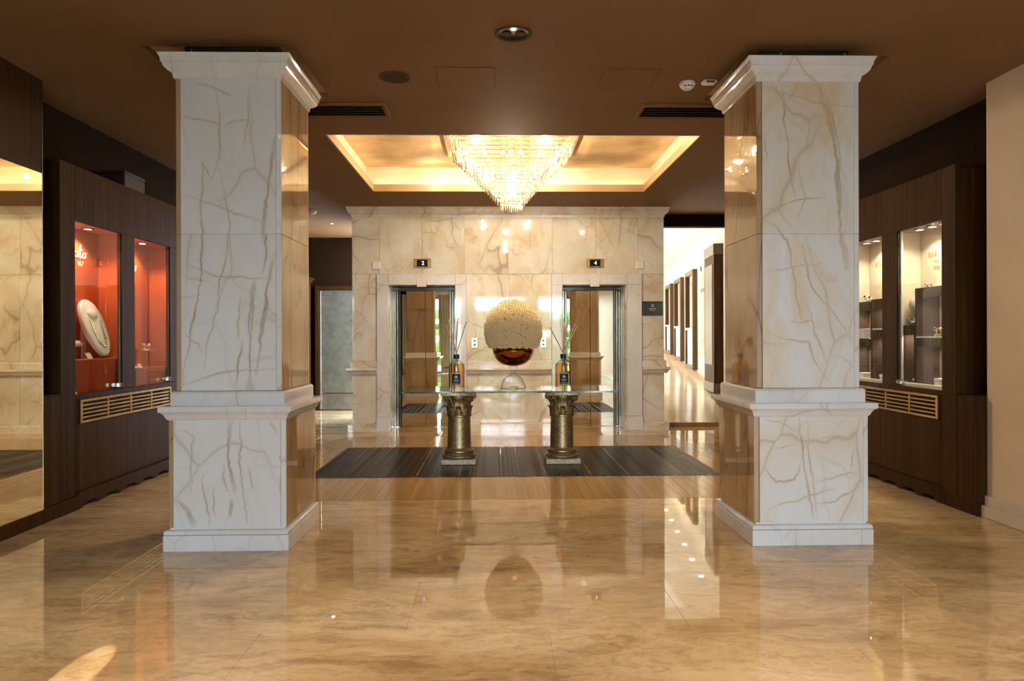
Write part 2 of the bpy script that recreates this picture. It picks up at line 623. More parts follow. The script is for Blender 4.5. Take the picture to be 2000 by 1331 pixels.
M['tan_wood'] = wood('tan_wood', (0.33, 0.188, 0.066), (0.43, 0.258, 0.096), 0.12, 'y', 0.5, 0.025)
M['dark_inlay'] = wood('dark_inlay_wood', (0.009, 0.005, 0.003), (0.024, 0.013, 0.006), 0.30, 'y', 0.6, 0.25, 0.12)
M['stud'] = plain('inlay_stud', (0.30, 0.20, 0.09), 0.25, 0.6)
M['wood'] = wood('dark_walnut', (0.026, 0.010, 0.0025), (0.066, 0.029, 0.008), 0.45, 'z', 1.0, 0.08, 0.06)
M['wood_mid'] = wood('mid_walnut', (0.045, 0.020, 0.008), (0.095, 0.046, 0.018), 0.3, 'z', 1.0, 0.08)
M['rail_wood'] = wood('rail_wood', (0.26, 0.12, 0.04), (0.40, 0.20, 0.08), 0.3, 'y', 1.0)
M['black'] = plain('niche_black', (0.012, 0.008, 0.006), 0.6)
M['dark_wall'] = plain('dark_brown_wall', (0.018, 0.008, 0.003), 0.8, spec=0.08)
M['ceiling'] = plain('brown_ceiling_paint', (0.245, 0.142, 0.072), 0.7, noise=0.05, nscale=2.0, spec=0.1)
M['ceiling_dark'] = plain('brown_fitting', (0.095, 0.056, 0.034), 0.7, spec=0.15)
M['gold_plaster'] = plain('gold_plaster', (0.62, 0.42, 0.20), 0.75, noise=0.22, nscale=3.0)
M['cream_plaster'] = plain('cream_plaster', (0.78, 0.66, 0.45), 0.5, noise=0.05, nscale=5.0)
M['tan_plaster'] = plain('tan_plaster', (0.52, 0.34, 0.18), 0.5, noise=0.05, nscale=5.0)
M['cream_wall'] = plain('cream_wall_paint', (0.70, 0.53, 0.36), 0.5, noise=0.03, nscale=2.0)
M['cream_base'] = plain('cream_skirting', (0.62, 0.51, 0.37), 0.3, noise=0.05, nscale=4.0)
M['corridor'] = plain('corridor_cream', (0.70, 0.60, 0.43), 0.5, noise=0.03, nscale=2.0)
M['ramp'] = plain('ramp_marble', (0.66, 0.54, 0.37), 0.12, noise=0.06, nscale=2.0)
M['brass'] = plain('brass', (0.78, 0.55, 0.26), 0.24, 1.0, 0.15, 12.0)
M['bronze'] = plain('antique_gold', (0.34, 0.25, 0.13), 0.38, 0.75, 0.45, 55.0, bump=0.5)
M['chrome'] = plain('chrome', (0.80, 0.78, 0.74), 0.08, 1.0, 0.05)
M['jamb'] = plain('bronzed_steel', (0.20, 0.175, 0.13), 0.15, 1.0, 0.05)
M['steel_dark'] = plain('dark_steel', (0.10, 0.09, 0.08), 0.25, 0.9)
M['mirror'] = mirror_mat('wall_mirror', (0.82, 0.78, 0.62))
M['door_mirror'] = mirror_mat('lift_door_mirror', (0.70, 0.62, 0.48), 0.0014, 0.012)
M['glass'] = thin_glass('clear_glass')
M['vessel_glass'] = thin_glass('vessel_glass', (0.98, 0.98, 0.97), 0.0, 1.35, (0.34, 0.27, 0.18))
M['table_glass'] = thin_glass('table_glass', (0.90, 0.96, 0.92), 0.0, 1.5)
M['glass_edge'] = plain('glass_edge', (0.012, 0.03, 0.028), 0.08, spec=0.8)
M['crystal'] = crystal_mat('chandelier_crystal')
M['bulb'] = emit_mat('bulb_glow', (1.0, 0.86, 0.64), 18.0)
M['lamp_on'] = emit_mat('downlight_glow', (1.0, 0.88, 0.70), 8.0)
M['gold_frame'] = plain('gold_frame', (0.85, 0.62, 0.30), 0.2, 1.0)
M['orange'] = plain('orange_case_lining', (0.66, 0.105, 0.022), 0.45, noise=0.06, nscale=6.0)
M['orange_gloss'] = plain('orange_plinth', (0.34, 0.040, 0.010), 0.12, noise=0.06, nscale=6.0)
M['cream_case'] = plain('cream_case_lining', (0.76, 0.66, 0.48), 0.5, noise=0.04, nscale=8.0)
M['riser'] = wood('dark_riser', (0.030, 0.018, 0.013), (0.060, 0.038, 0.028), 0.25, 'z')
M['riser_in'] = plain('riser_velvet', (0.34, 0.24, 0.20), 0.4, noise=0.2, nscale=60.0)
M['ivory'] = plain('ivory_leatherette', (0.84, 0.76, 0.62), 0.5, noise=0.04)
M['white'] = plain('white_plastic', (0.80, 0.79, 0.78), 0.35, noise=0.02)
M['card'] = plain('price_card', (0.66, 0.58, 0.38), 0.6)
M['chain'] = plain('chain_metal', (0.42, 0.34, 0.22), 0.25, 1.0)
M['gold_letter'] = plain('gold_letters', (0.72, 0.44, 0.14), 0.3, 0.5)
M['ivory_letter'] = plain('ivory_letters', (0.95, 0.84, 0.60), 0.4)
M['blossom'] = plain('cream_petals', (0.95, 0.77, 0.47), 0.8, noise=0.10, nscale=120.0)
M['bloom_core'] = plain('flower_core', (0.34, 0.22, 0.10), 0.9, noise=0.3, nscale=80.0)  # coloured dark so that the gaps between the blooms show
M['amber_bowl'] = plain('amber_mirror_glass', (0.50, 0.19, 0.045), 0.05, 1.0, 0.1, 5.0)
M['amber'] = thin_glass('amber_liquid', (0.95, 0.70, 0.36), 0.0, 1.35, (0.50, 0.17, 0.03))
M['label'] = plain('navy_label', (0.012, 0.013, 0.03), 0.5)
M['label_rim'] = plain('pale_label_rim', (0.72, 0.68, 0.66), 0.5)
M['collar'] = plain('navy_collar', (0.02, 0.018, 0.03), 0.25, 0.4)
M['reed'] = plain('reed_stick', (0.66, 0.48, 0.32), 0.7)
M['reed_dark'] = plain('dark_reed_stick', (0.16, 0.10, 0.07), 0.7)
M['screen'] = plain('dark_display', (0.010, 0.010, 0.018), 0.1)
M['digit'] = emit_mat('display_digit', (0.55, 0.62, 1.0), 1.2)
M['plaque'] = plain('dark_bronze_plaque', (0.055, 0.052, 0.04), 0.12, 0.8, 0.2, 20.0)
M['plaque_mark'] = plain('plaque_marks', (0.42, 0.44, 0.36), 0.3, 0.6)
M['silver_door'] = plain('silver_leaf_door', (0.25, 0.245, 0.20), 0.30, 0.6, 0.18, 9.0, bump=0.15)
M['leaf'] = plain('hedge_leaves', (0.10, 0.24, 0.05), 0.6, noise=0.6, nscale=4.0)
M['lawn'] = plain('outside_paving', (0.50, 0.48, 0.46), 0.8, noise=0.3, nscale=3.0)
M['curtain'] = plain('white_curtain', (0.82, 0.83, 0.78), 0.8, noise=0.03)
M['blue_panel'] = plain('grey_blue_panel', (0.52, 0.54, 0.62), 0.25, noise=0.05)
M['cabinet_mirror'] = mirror_mat('corridor_mirror', (0.80, 0.82, 0.80))

# ------------------------------------------------------------------ setting: floor
CEIL = 3.119
TL, TR, TN, TF = -1.515, 1.861, 6.3577, 8.8265      # opening of the ceiling tray
WL, WR, YW = -1.9945, 2.3632, 9.9121                # the marble lift wall
PL, PR, PY = -1.6485, 1.9679, 4.743                 # the two pillars

mb = MB()
mb.box(-3.6, 5.2, 1.9, 13.0, -0.06, -0.006)
mb.mi = 1
mb.box(-3.6, 3.9, -5.0, 1.9, -0.06, 0.0)
floor = struct('floor', mb, [M['grout'], M['floor']])

INA = (-2.5, 2.85, 5.70, 8.66)
INB = (-1.95, 2.32, 8.66, 9.40)
DKX0, DKX1, DKY0, DKY1 = -1.76, 2.13, 6.61, 8.47


def cut(rects, h):
    out = []
    for (x0, x1, y0, y1) in rects:
        a0, a1, b0, b1 = max(x0, h[0]), min(x1, h[1]), max(y0, h[2]), min(y1, h[3])
        if a0 >= a1 - 1e-6 or b0 >= b1 - 1e-6:
            out.append((x0, x1, y0, y1))
            continue
        if y0 < b0: out.append((x0, x1, y0, b0))
        if b1 < y1: out.append((x0, x1, b1, y1))
        if x0 < a0: out.append((x0, a0, b0, b1))
        if a1 < x1: out.append((a1, x1, b0, b1))
    return out


row, tw = 0.635, 1.27
k = 0
y = 3.155 - 2 * row
while y < 12.9:
    x = -0.405 - 4 * tw + (k % 2) * tw / 2
    while x < 3.9:
        rs = [(max(x, -3.45), min(x + tw, 3.9), max(y, 1.9), min(y + row, 12.9))]
        if rs[0][1] > rs[0][0] + 0.05:
            rs = cut(rs, INA)
            rs = cut(rs, INB)
            rs = cut(rs, (WL + 0.02, -1.49, YW, 13.0))
            rs = cut(rs, (-0.56, 0.93, YW, 13.0))
            rs = cut(rs, (1.84, WR - 0.02, YW, 13.0))
            rs = cut(rs, (-1.49, 1.84, 10.4, 13.0))
            rs = cut(rs, (WR - 0.02, 5.0, 10.23, 13.0))
            for (x0, x1, y0, y1) in rs:
                if x1 - x0 > 0.02 and y1 - y0 > 0.02:
                    obj('tile', MB().box(x0 + .0005, x1 - .0005, y0 + .0005, y1 - .0005, -0.008, 0.0, 0.0004), M['floor'], floor)
        x += tw
    y += row
    k += 1

# inlaid wooden field: tan planks round a dark studded field
inlay = struct('trim_1', MB().box(INA[0], INA[1], INA[2], INA[3], -0.008, -0.0075).box(INB[0], INB[1], INB[2], INB[3], -0.008, -0.0075), M['grout'])
pw = 0.0885


def plank_rows(x0, x1, y0, y1, mat, n=None):
    n = n or max(1, round((x1 - x0) / pw))
    w = (x1 - x0) / n
    for i in range(n):
        obj('plank', MB().box(x0 + i * w + .0007, x0 + (i + 1) * w - .0007, y0, y1, -0.0075, 0.0, 0.0004), mat, inlay)


plank_rows(INA[0], INA[1], INA[2], DKY0 - 0.002, M['tan_wood'], 60)
plank_rows(INA[0], INA[1], DKY1 + 0.002, INA[3] - 0.001, M['tan_wood'], 60)
plank_rows(INB[0], INB[1], INB[2] + 0.001, INB[3], M['tan_wood'], 48)
plank_rows(INA[0], DKX0 - 0.002, DKY0, DKY1, M['tan_wood'], 8)
plank_rows(DKX1 + 0.002, INA[1], DKY0, DKY1, M['tan_wood'], 8)
obj('corner_plank', MB().prism([(-1.95, 8.66), (-1.95, 9.40), (-2.24, 8.66)], 'z', -0.004, 0.0006), M['tan_wood'], inlay)

field = struct('trim_2', MB().box(DKX0, DKX1, DKY0, DKY1, -0.008, -0.003), M['dark_inlay'])
nx = 44
w = (DKX1 - DKX0) / nx
for i in range(nx):
    cuts = [DKY0 + 0.05, DKY0 + 0.62 + 0.1 * ((i * 7) % 5) / 5, DKY0 + 1.22 + 0.1 * ((i * 3) % 4) / 4, DKY1 - 0.05]
    for a, b_ in zip(cuts, cuts[1:]):
        obj('plank', MB().box(DKX0 + i * w + .002, DKX0 + (i + 1) * w - .002, a + .001, b_ - .001, -0.004, 0.0 + R.uniform(-.0003, .0003), 0.0006), M['dark_inlay'], field)
st = MB()
for i in range(int((DKX1 - DKX0) / 0.045)):
    x = DKX0 + 0.03 + i * 0.045
    for yy in (DKY0 + 0.022, DKY1 - 0.022):
        st.box(x - .009, x + .009, yy - .012, yy + .012, -0.004, 0.0018, 0.001)
for i in range(int((DKY1 - DKY0) / 0.05)):
    yy = DKY0 + 0.04 + i * 0.05
    for x in (DKX0 + 0.02, DKX1 - 0.02, DKX1 - 0.10):
        st.box(x - .010, x + .010, yy - .010, yy + .010, -0.004, 0.0018, 0.001)
for cx in (-0.75, -0.35, 0.05, 0.22, 0.47, 0.9, 1.25, 1.75):
    for j in range(24):
        yy = DKY0 + 0.10 + j * 0.072
        st.box(cx - .006, cx + .006, yy - .016, yy + .016, -0.002, 0.0022, 0.001)
emb = MB()
for i in range(nx):
    kind = (i * 5) % 4
    for j in range(34):
        yy = DKY0 + 0.07 + j * 0.0515
        xx = DKX0 + (i + .5) * w
        if kind == 0:
            emb.box(xx - .030, xx + .030, yy - .010, yy + .010, -0.003, 0.0016, .001)
        elif kind == 1:
            for q in (-.018, .018):
                emb.box(xx + q - .007, xx + q + .007, yy - .018, yy + .018, -0.003, 0.0018, .001)
        elif kind == 2 and j % 2:
            emb.box(xx - .022, xx + .022, yy - .022, yy + .022, -0.003, 0.0015, .001)
obj('embossing', emb, M['dark_inlay'], field, kind='stuff')
obj('studs', st, M['stud'], field, kind='stuff')

# ------------------------------------------------------------------ setting: ceiling
mb = MB()
RECESS = ((-2.19, -1.25, 4.46, 5.385), (1.60, 2.56, 4.55, 5.41))      # shallow recesses over the pillars
for (x0, x1, y0, y1) in cut(cut(cut([(-3.6, 3.9, -5.0, 10.46)], (TL, TR, TN, TF)), RECESS[0]), RECESS[1]):
    mb.box(x0, x1, y0, y1, CEIL, CEIL + 0.085)
mb.box(-3.6, WL + 0.05, 10.46, 13.0, CEIL, CEIL + 0.085)
ceiling = struct('ceiling', mb, M['ceiling'])
for q in RECESS:
    obj('recess_soffit', MB().box(q[0] - .02, q[1] + .02, q[2] - .02, q[3] + .02, CEIL + .036, CEIL + .05), M['tan_plaster'], ceiling)
ZL, ZT, ex = 3.204, 3.44, 0.095
lip = MB()
lip.box(TL, TR, TF - 0.014, TF + 0.001, CEIL - .002, ZL).box(TL, TR, TN - 0.001, TN + 0.014, CEIL - .002, ZL)
lip.box(TL - .001, TL + 0.014, TN, TF, CEIL - .002, ZL).box(TR - 0.014, TR + .001, TN, TF, CEIL - .002, ZL)
obj('tray_lip', lip, M['tan_plaster'], ceiling)
up = MB()
up.box(TL - ex - .03, TR + ex + .03, TF + ex, TF + ex + .03, ZL, ZT).box(TL - ex - .03, TR + ex + .03, TN - ex - .03, TN - ex, ZL, ZT)
up.box(TL - ex - .03, TL - ex, TN - ex, TF + ex, ZL, ZT).box(TR + ex, TR + ex + .03, TN - ex, TF + ex, ZL, ZT)
obj('tray_cove', up, M['cream_plaster'], ceiling)
obj('tray_panel', MB().box(TL - ex - .03, TR + ex + .03, TN - ex - .03, TF + ex + .03, ZT, ZT + 0.04), M['gold_plaster'], ceiling)
# cove strips lying on the ledge behind the lip
for (nm, lx, ly, sx, sy) in (('cove_strip', (TL + TR) / 2, TF + 0.05, TR - TL, 0.03), ('cove_strip', (TL + TR) / 2, TN - 0.05, TR - TL, 0.03),
                             ('cove_strip', TL - 0.05, (TN + TF) / 2, 0.03, TF - TN), ('cove_strip', TR + 0.05, (TN + TF) / 2, 0.03, TF - TN)):
    light(nm, 'AREA', (lx, ly, ZL + 0.012), E_COVE * max(sx, sy) / 3.0, WARM, shape='RECTANGLE', size=sx, size_y=sy, rot=(PI, 0, 0))
light('tray_uplight', 'POINT', (1.62, 6.62, 3.26), E_SPOT * .5, WARM, shadow_soft_size=0.03)
light('tray_uplight', 'POINT', (-0.75, 8.62, 3.25), E_SPOT * .35, WARM, shadow_soft_size=0.03)

# unseen round downlights, added to brighten the floor in front of the pillars
lobby = thing('lobby_fill_downlight', 'added unseen fill downlight in the lobby ceiling, nearest the left pillar', 'light', (-1.9, 2.4, CEIL), 'added lobby fill downlights')
obj('trim_ring', MB().lathe([(.05, -.004), (.07, -.008), (.075, -.0005)], 0, 0, 24, False), M['ceiling_dark'], lobby, world=False)
obj('lens', MB().lathe([(.001, -.003), (.051, -.003)], 0, 0, 24, False), M['lamp_on'], lobby, world=False)
for i, (x, y) in enumerate(((-1.9, 2.4), (.17, 2.4), (2.2, 2.4), (-1.9, -.2), (.17, -.2), (2.2, -.2))):
    if i:
        copy_tree(lobby, (x, y, CEIL), 'added unseen fill downlight in the lobby ceiling, %s' % ('nearest the pillars in the middle', 'nearest the right pillar', 'by the entrance on the left', 'by the entrance in the middle', 'by the entrance on the right')[i - 1])
    light('lobby_fill_lamp', 'SPOT', (x, y, CEIL - .02), E_LOBBY_FILL * 1.3, CREAM, spot_size=1.35, spot_blend=.9, shadow_soft_size=.05)

# ------------------------------------------------------------------ setting: side walls
struct('wall_left', MB().box(-3.75, -3.46, -5.0, 13.0, 0, CEIL), M['dark_wall'])
struct('wall_left_niche', MB().box(-3.46, -3.44, 5.062, 5.292, 0.896, 2.62), M['black'])
struct('wall_right', MB().box(3.53, 3.85, -5.0, 5.02, 0, CEIL), M['cream_wall'])
struct('wall_right_far', MB().box(3.76, 3.95, 5.02, 10.46, 0, CEIL), M['dark_wall'])
mb = MB().box(3.505, 3.53, -5.0, 5.02, 0, 0.155, 0.006).box(3.485, 3.506, -5.0, 5.035, 0, 0.085, 0.006)
struct('baseboard_right', mb, M['cream_base'])
mb = MB()
mb.box(-3.46, -3.175, -1.0, 5.50, 0.0, 0.100, 0.004)
struct('baseboard_left', mb, M['wood'])
# dark fascia above the wall mirror and the panel below the niche
struct('trim_3', MB().box(-3.46, -3.18, -1.0, 5.062, 2.465, CEIL), M['wood'])
mb = MB().box(-3.46, -3.2, 5.066, 5.288, 0.10, 0.885, 0.003)
mb.box(-3.46, -3.19, 5.064, 5.289, 0.885, 0.897, 0.003)
struct('trim_4', mb, M['wood'])
mb = MB().box(3.46, 3.76, 5.022, 5.258, 0.10, 0.855, 0.003)
mb.box(3.452, 3.76, 5.021, 5.259, 0.855, 0.867, 0.003)
struct('trim_5', mb, M['wood'])
struct('trim_6', MB().box(3.455, 3.76, 5.021, 5.46, 0.0, 0.099, 0.004), M['wood'])
struct('wall_right_niche', MB().box(3.735, 3.76, 5.022, 5.262, 0.867, CEIL), M['black'])

struct('wall_left_panel', MB().box(-3.46, -3.19, -1.0, 3.9, 0.101, 2.464), M['wood'])
t = thing('wall_mirror', 'tall frameless wall mirror on the left wall reflecting the marble lift wall', 'mirror', (-3.18, 4.5, 0.1))
obj('mirror_glass', MB().box(-3.20, -3.18, 3.9, 5.055, 0.101, 2.464), M['mirror'], t)
obj('edge_strip', MB().box(-3.20, -3.178, 5.0555, 5.0585, 0.101, CEIL - .002), M['chain'], t, label='thin bright strip along the mirror edge')

# ------------------------------------------------------------------ setting: window wall behind the camera, garden outside
mb = MB()
YB = -5.0
mb.box(-3.6, -3.05, YB - .2, YB, 0, CEIL).box(3.3, 3.9, YB - .2, YB, 0, CEIL).box(-1.05, -0.85, YB - .2, YB, 0, CEIL).box(1.15, 1.35, YB - .2, YB, 0, CEIL)
mb.box(-3.6, 3.9, YB - .2, YB, 2.78, CEIL)
struct('wall_front', mb, M['cream_wall'])
for i, (x0, x1) in enumerate(((-3.05, -1.05), (-0.85, 1.15), (1.35, 3.3))):
    f = MB()
    n = 2
    ww = (x1 - x0) / n
    for j in range(n + 1):
        f.box(x0 + j * ww - .03, x0 + j * ww + .03, YB - .12, YB - .06, 0, 2.78, .004)
    f.box(x0, x1, YB - .12, YB - .06, 0, .08, .004).box(x0, x1, YB - .12, YB - .06, 2.70, 2.78, .004)
    wnd = struct('window_%d' % (i + 1), f, M['steel_dark'])
    for j in range(n):
        obj('pane', MB().box(x0 + j * ww + .03, x0 + (j + 1) * ww - .03, YB - .095, YB - .09, .08, 2.70), M['glass'], wnd)
for x0, x1, wh in ((-1.22, -0.70, 'left of the middle'), (0.98, 1.5, 'right of the middle'), (-3.4, -2.75, 'left end of the'), (-2.35, -1.5, 'second left'), (3.1, 3.5, 'right end of the')):
    c = MB()
    n = 24
    pts = [(x0 + (x1 - x0) * i / n, YB + 0.10 + 0.035 * math.sin(i * 2.1)) for i in range(n + 1)]
    poly = pts + [(p[0], p[1] + 0.004) for p in reversed(pts)]
    o = obj('curtain', c.prism(poly, 'z', 0.02, 2.86), M['curtain'])
    tag(o, 'white curtain hanging at the %s window opposite the lifts' % wh, 'curtain', 'curtains at the windows')
struct('floor_outside', MB().box(-30, 30, -40, YB - .2, -0.12, -0.05), M['lawn'])
for hx, hy, hw, hh in ((-5.0, -13.5, 5.0, 2.3), (1.0, -14.5, 5.5, 2.6), (7.0, -13.5, 5.0, 2.4)):
    h = MB()
    for j in range(420):
        x, z = hx + R.uniform(-hw / 2, hw / 2), R.uniform(0, hh)
        yy = hy + R.uniform(-.7, .7)
        r = R.uniform(.12, .3)
        a, b_ = R.uniform(0, 6.3), R.uniform(-1, 1)
        h.sphere((x, yy, z), (r, r * .8, r * .7), 5, 3)
    o = obj('hedge', h, M['leaf'], kind='stuff')
    tag(o, 'clipped green hedge in the garden outside the windows', 'hedge', 'garden hedges', 'stuff')

# ------------------------------------------------------------------ setting: marble wall with two lifts
OPEN = ((-1.488, -0.563), (0.932, 1.838))
core = MB()
xs = [WL + .03, OPEN[0][0], OPEN[0][1], OPEN[1][0], OPEN[1][1], WR - .03]
for a, b_ in ((xs[0], xs[1]), (xs[2], xs[3]), (xs[4], xs[5])):
    core.box(a, b_, YW + .03, 10.42, 0, CEIL)
for a, b_ in OPEN:
    core.box(a, b_, YW + .03, 10.42, 2.037, CEIL)
core.box(xs[0], xs[5], 10.46, 11.6, 0, CEIL)
wall = struct('wall_back', core, M['onyx_wall'])
G = 0.0012


def slab(x0, x1, z0, z1, y0=YW, th=0.03, mat='onyx_wall', name='panel'):
    return obj(name, MB().box(x0 + G, x1 - G, y0, y0 + th, z0 + G, z1 - G, 0.002), M[mat], wall)


for a, b_ in zip((WL, -1.613, -1.023, -.432, .175, .798, 1.402, 2.0), (-1.613, -1.023, -.432, .175, .798, 1.402, 2.0, WR)):
    slab(a, b_, 2.189, 2.993)
for a, b_ in ((WL, -1.651), (-.406, .188), (.188, .782), (2.048, WR)):
    slab(a, b_, .985, 2.189)
    slab(a, b_, .118, .815)
CORN = [(0.006, 2.905), (0.012, 2.93), (0.012, 2.935), (0.03, 2.945), (0.048, 2.962), (0.056, 2.985), (0.056, 2.988), (0.062, 2.990), (0.064, 3.01), (0.072, 3.03), (0.0766, 3.036), (0.0766, 3.04)]
wc = [(o, z + CEIL - 3.04) for o, z in CORN]
wc[0] = (0.006, 2.985)
obj('cornice', MB().run(wc, WL, WR, YW, 1, 1, 0.5), M['onyx_wall'], wall)
LEDGE = [(0.0, .800), (.004, .806), (.010, .812), (.014, .825), (.024, .842), (.036, .850), (.0425, .854), (.0425, .883), (.040, .887)]
COLL = [(0.0, .887), (-.011, .8871), (-.011, .962), (-.014, .966), (-.018, .972), (-.024, .976)]
for x0, x1, l, r in ((WL, -1.652, 1, 0), (-.405, .781, 0, 0), (2.049, WR, 0, 1)):
    obj('ledge', MB().run([(o + .034, z) for o, z in LEDGE], x0, x1, YW, l, r), M['onyx_wall'], wall)
    obj('collar', MB().run([(o + .034, z) for o, z in COLL] + [(0.0, .985)], x0, x1, YW, l, r), M['onyx_wall'], wall)
    obj('base', MB().run([(.056, 0), (.056, .096), (.052, .10), (.046, .112), (.034, .120)], x0, x1, YW, l, r), M['onyx_wall'], wall)

for di, (x0, x1) in enumerate(OPEN):
    d = struct('door_%d' % (di + 1), MB().box(x0, x1, 10.40, 10.455, 2.035, 2.06), M['steel_dark'])
    xl, xr = (-1.651, -0.406) if di == 0 else (0.782, 2.048)
    for a, b_ in ((xl, x0), (x1, xr)):
        obj('stile', MB().box(a + G, b_ - G, YW - .03, YW + .03, .20, 2.037, .003), M['onyx'], d)
        obj('plinth_block', MB().box(a - .006 + G, b_ + .006 - G, YW - .058, YW + .03, 0, .198, .004), M['onyx'], d)
        obj('corner_block', MB().box(a + G, b_ - G, YW - .03, YW + .03, 2.039, 2.187, .003), M['onyx'], d)
    xc = (x0 + x1) / 2
    obj('lintel', MB().box(x0 + G, xc - .07, YW - .03, YW + .03, 2.037, 2.187, .003), M['onyx'], d)
    obj('lintel', MB().box(xc + .07, x1 - G, YW - .03, YW + .03, 2.037, 2.187, .003), M['onyx'], d)
    obj('keystone', MB().prism([(xc - .062, 2.010), (xc + .062, 2.010), (xc + .079, 2.192), (xc - .079, 2.192)], 'y', YW - .045, YW + .03), M['onyx'], d)
    obj('reveal', MB().box(x0 - .002, x0 + .012, YW + .03, 10.40, 0, 2.037), M['onyx_wall'], d)
    obj('reveal', MB().box(x1 - .012, x1 + .002, YW + .03, 10.40, 0, 2.037), M['onyx_wall'], d)
    obj('reveal_base', MB().box(x0 + .012, x0 + .022, YW + .03, 10.375, 0, .14, .002), M['onyx'], d)
    obj('reveal_base', MB().box(x1 - .022, x1 - .012, YW + .03, 10.375, 0, .14, .002), M['onyx'], d)
    obj('head_track', MB().box(x0 + .012, x1 - .012, 10.30, 10.395, 1.985, 2.034, .004), M['steel_dark'], d)
    for a in (x0 + .012, x1 - .112):
        for q in range(3):
            obj('jamb', MB().box(a + q * .034, a + q * .034 + .029, 10.355 + .008 * (q % 2), 10.40, 0.004, 1.985, .004), M['jamb'], d)
    obj('threshold', MB().box(x0 + .012, x1 - .012, 10.375, 10.40, 0.0005, .006, .001), M['chrome'], d)
    obj('door_panel', MB().box(x0 + .114, xc - .002, 10.375, 10.395, .007, 1.985, .002), M['door_mirror'], d)
    obj('door_panel', MB().box(xc + .002, x1 - .114, 10.372, 10.392, .007, 1.985, .002), M['door_mirror'], d)

# fittings on the marble wall
for i, (cx, s, pos) in enumerate(((-1.018, '2', 'left'), (1.392, '4', 'right'))):
    t = thing('floor_indicator', 'gold-framed lift floor display above the %s lift doors' % pos, 'display', (cx, YW, 2.34), 'floor displays over the lifts')
    f = MB()
    f.box(cx - .120, cx + .120, YW - .022, YW, 2.388, 2.402, .003).box(cx - .120, cx + .120, YW - .022, YW, 2.279, 2.293, .003)
    f.box(cx - .120, cx - .073, YW - .022, YW, 2.293, 2.388, .003).box(cx + .073, cx + .120, YW - .022, YW, 2.293, 2.388, .003)
    obj('frame', f, M['gold_frame'], t)
    obj('screen', MB().box(cx - .073, cx + .073, YW - .012, YW - .001, 2.293, 2.388), M['screen'], t)
    text('digit', s, (cx + .008, YW - .0135, 2.340), (PI / 2, 0, 0), .075, M['digit'], t)
for cx, z, pos in ((-1.657, 2.306, 'left'), (2.027, 2.312, 'right')):
    t = thing('wall_plate', 'small square white plate on the marble %s of the lifts' % pos, 'plate', (cx, YW, z), 'white plates beside the lifts')
    obj('box', MB().box(cx - .056, cx + .056, YW - .020, YW - .0005, z - .055, z + .055, .006), M['white'], t)
    obj('rim', MB().box(cx - .046, cx + .046, YW - .0235, YW - .0185, z - .046, z + .046, .003), M['white'], t)
for cx, pos in ((-.295, 'left'), (.664, 'right')):
    t = thing('call_panel', 'brass lift call panel on the marble %s of the flower vase' % pos, 'call panel', (cx, YW, 1.23), 'lift call panels')
    obj('back_plate', MB().box(cx - .043, cx + .043, YW - .014, YW - .0005, 1.158, 1.300, .004), M['gold_frame'], t)
    for z in (1.258, 1.202):
        b_ = obj('button', MB().box(cx - .016, cx + .016, YW - .022, YW - .013, z - .014, z + .014, .003), M['steel_dark'], t)
t = thing('wall_plaque', 'dark bronze plaque with a small emblem right of the right lift', 'sign', (2.195, YW, 1.70))
obj('plate', MB().box(2.047 + .004, 2.342, YW - .012, YW - .0005, 1.602, 1.803, .003), M['plaque'], t)
em = MB()
for k in range(5):
    a = PI / 2 + 2 * PI * k / 5
    em.sphere((2.20 + .018 * math.cos(a), YW - .0135, 1.745 + .018 * math.sin(a)), (.008, .002, .008), 8, 5)
em.sphere((2.20, YW - .0135, 1.745), (.007, .003, .007), 8, 5)
obj('emblem', em, M['plaque_mark'], t)
ln = MB()
for z, hw in ((1.70, .05), (1.678, .036)):
    x = 2.20 - hw
    while x < 2.20 + hw:
        l = R.uniform(.006, .014)
        ln.box(x, min(x + l, 2.2 + hw), YW - .0135, YW - .0115, z - .006, z + .006)
        x += l + .005
obj('inscription', ln, M['plaque_mark'], t)

# ------------------------------------------------------------------ setting: dark lobby arm left of the lifts
struct('wall_far_left', MB().box(-3.46, -1.9, 12.9, 13.05, 0, CEIL), M['dark_wall'])
d = struct('door_3', MB().box(-3.25, -3.18, 12.82, 12.9, 0, 2.24, .006).box(-2.16, -2.09, 12.82, 12.9, 0, 2.24, .006).box(-3.18, -2.16, 12.82, 12.9, 2.17, 2.24, .006), M['wood'])
obj('door_leaf', MB().box(-3.176, -2.164, 12.85, 12.885, .012, 2.166, .004), M['silver_door'], d, label='silver leaf door panel')
obj('kick_strip', MB().box(-3.10, -2.24, 12.842, 12.85, .30, .315, .002), M['chrome'], d)
obj('edge_strip', MB().box(-3.155, -3.145, 12.842, 12.85, .02, 2.15, .002), M['chrome'], d)
obj('handle', MB().tube([(-2.62, 12.80, 1.62), (-2.50, 12.80, 1.62)], .008).box(-2.61, -2.60, 12.80, 12.85, 1.615, 1.625).box(-2.52, -2.51, 12.80, 12.85, 1.615, 1.625), M['chrome'], d)
t = thing('wall_cabinet', 'dark wooden cabinet with moulded top beside the silver door', 'cabinet', (-3.36, 12.3, 0))
obj('body', MB().box(-3.46, -3.29, 12.0, 12.70, 0.08, 2.29, .005), M['wood'], t)
obj('plinth', MB().box(-3.46, -3.30, 12.02, 12.69, 0, .08), M['black'], t)
obj('top_moulding', MB().box(-3.46, -3.26, 11.97, 12.73, 2.29, 2.33, .006).box(-3.46, -3.23, 11.94, 12.76, 2.33, 2.37, .01), M['wood'], t)
obj('door', MB().box(-3.292, -3.275, 12.06, 12.64, .16, 2.22, .004), M['wood'], t)

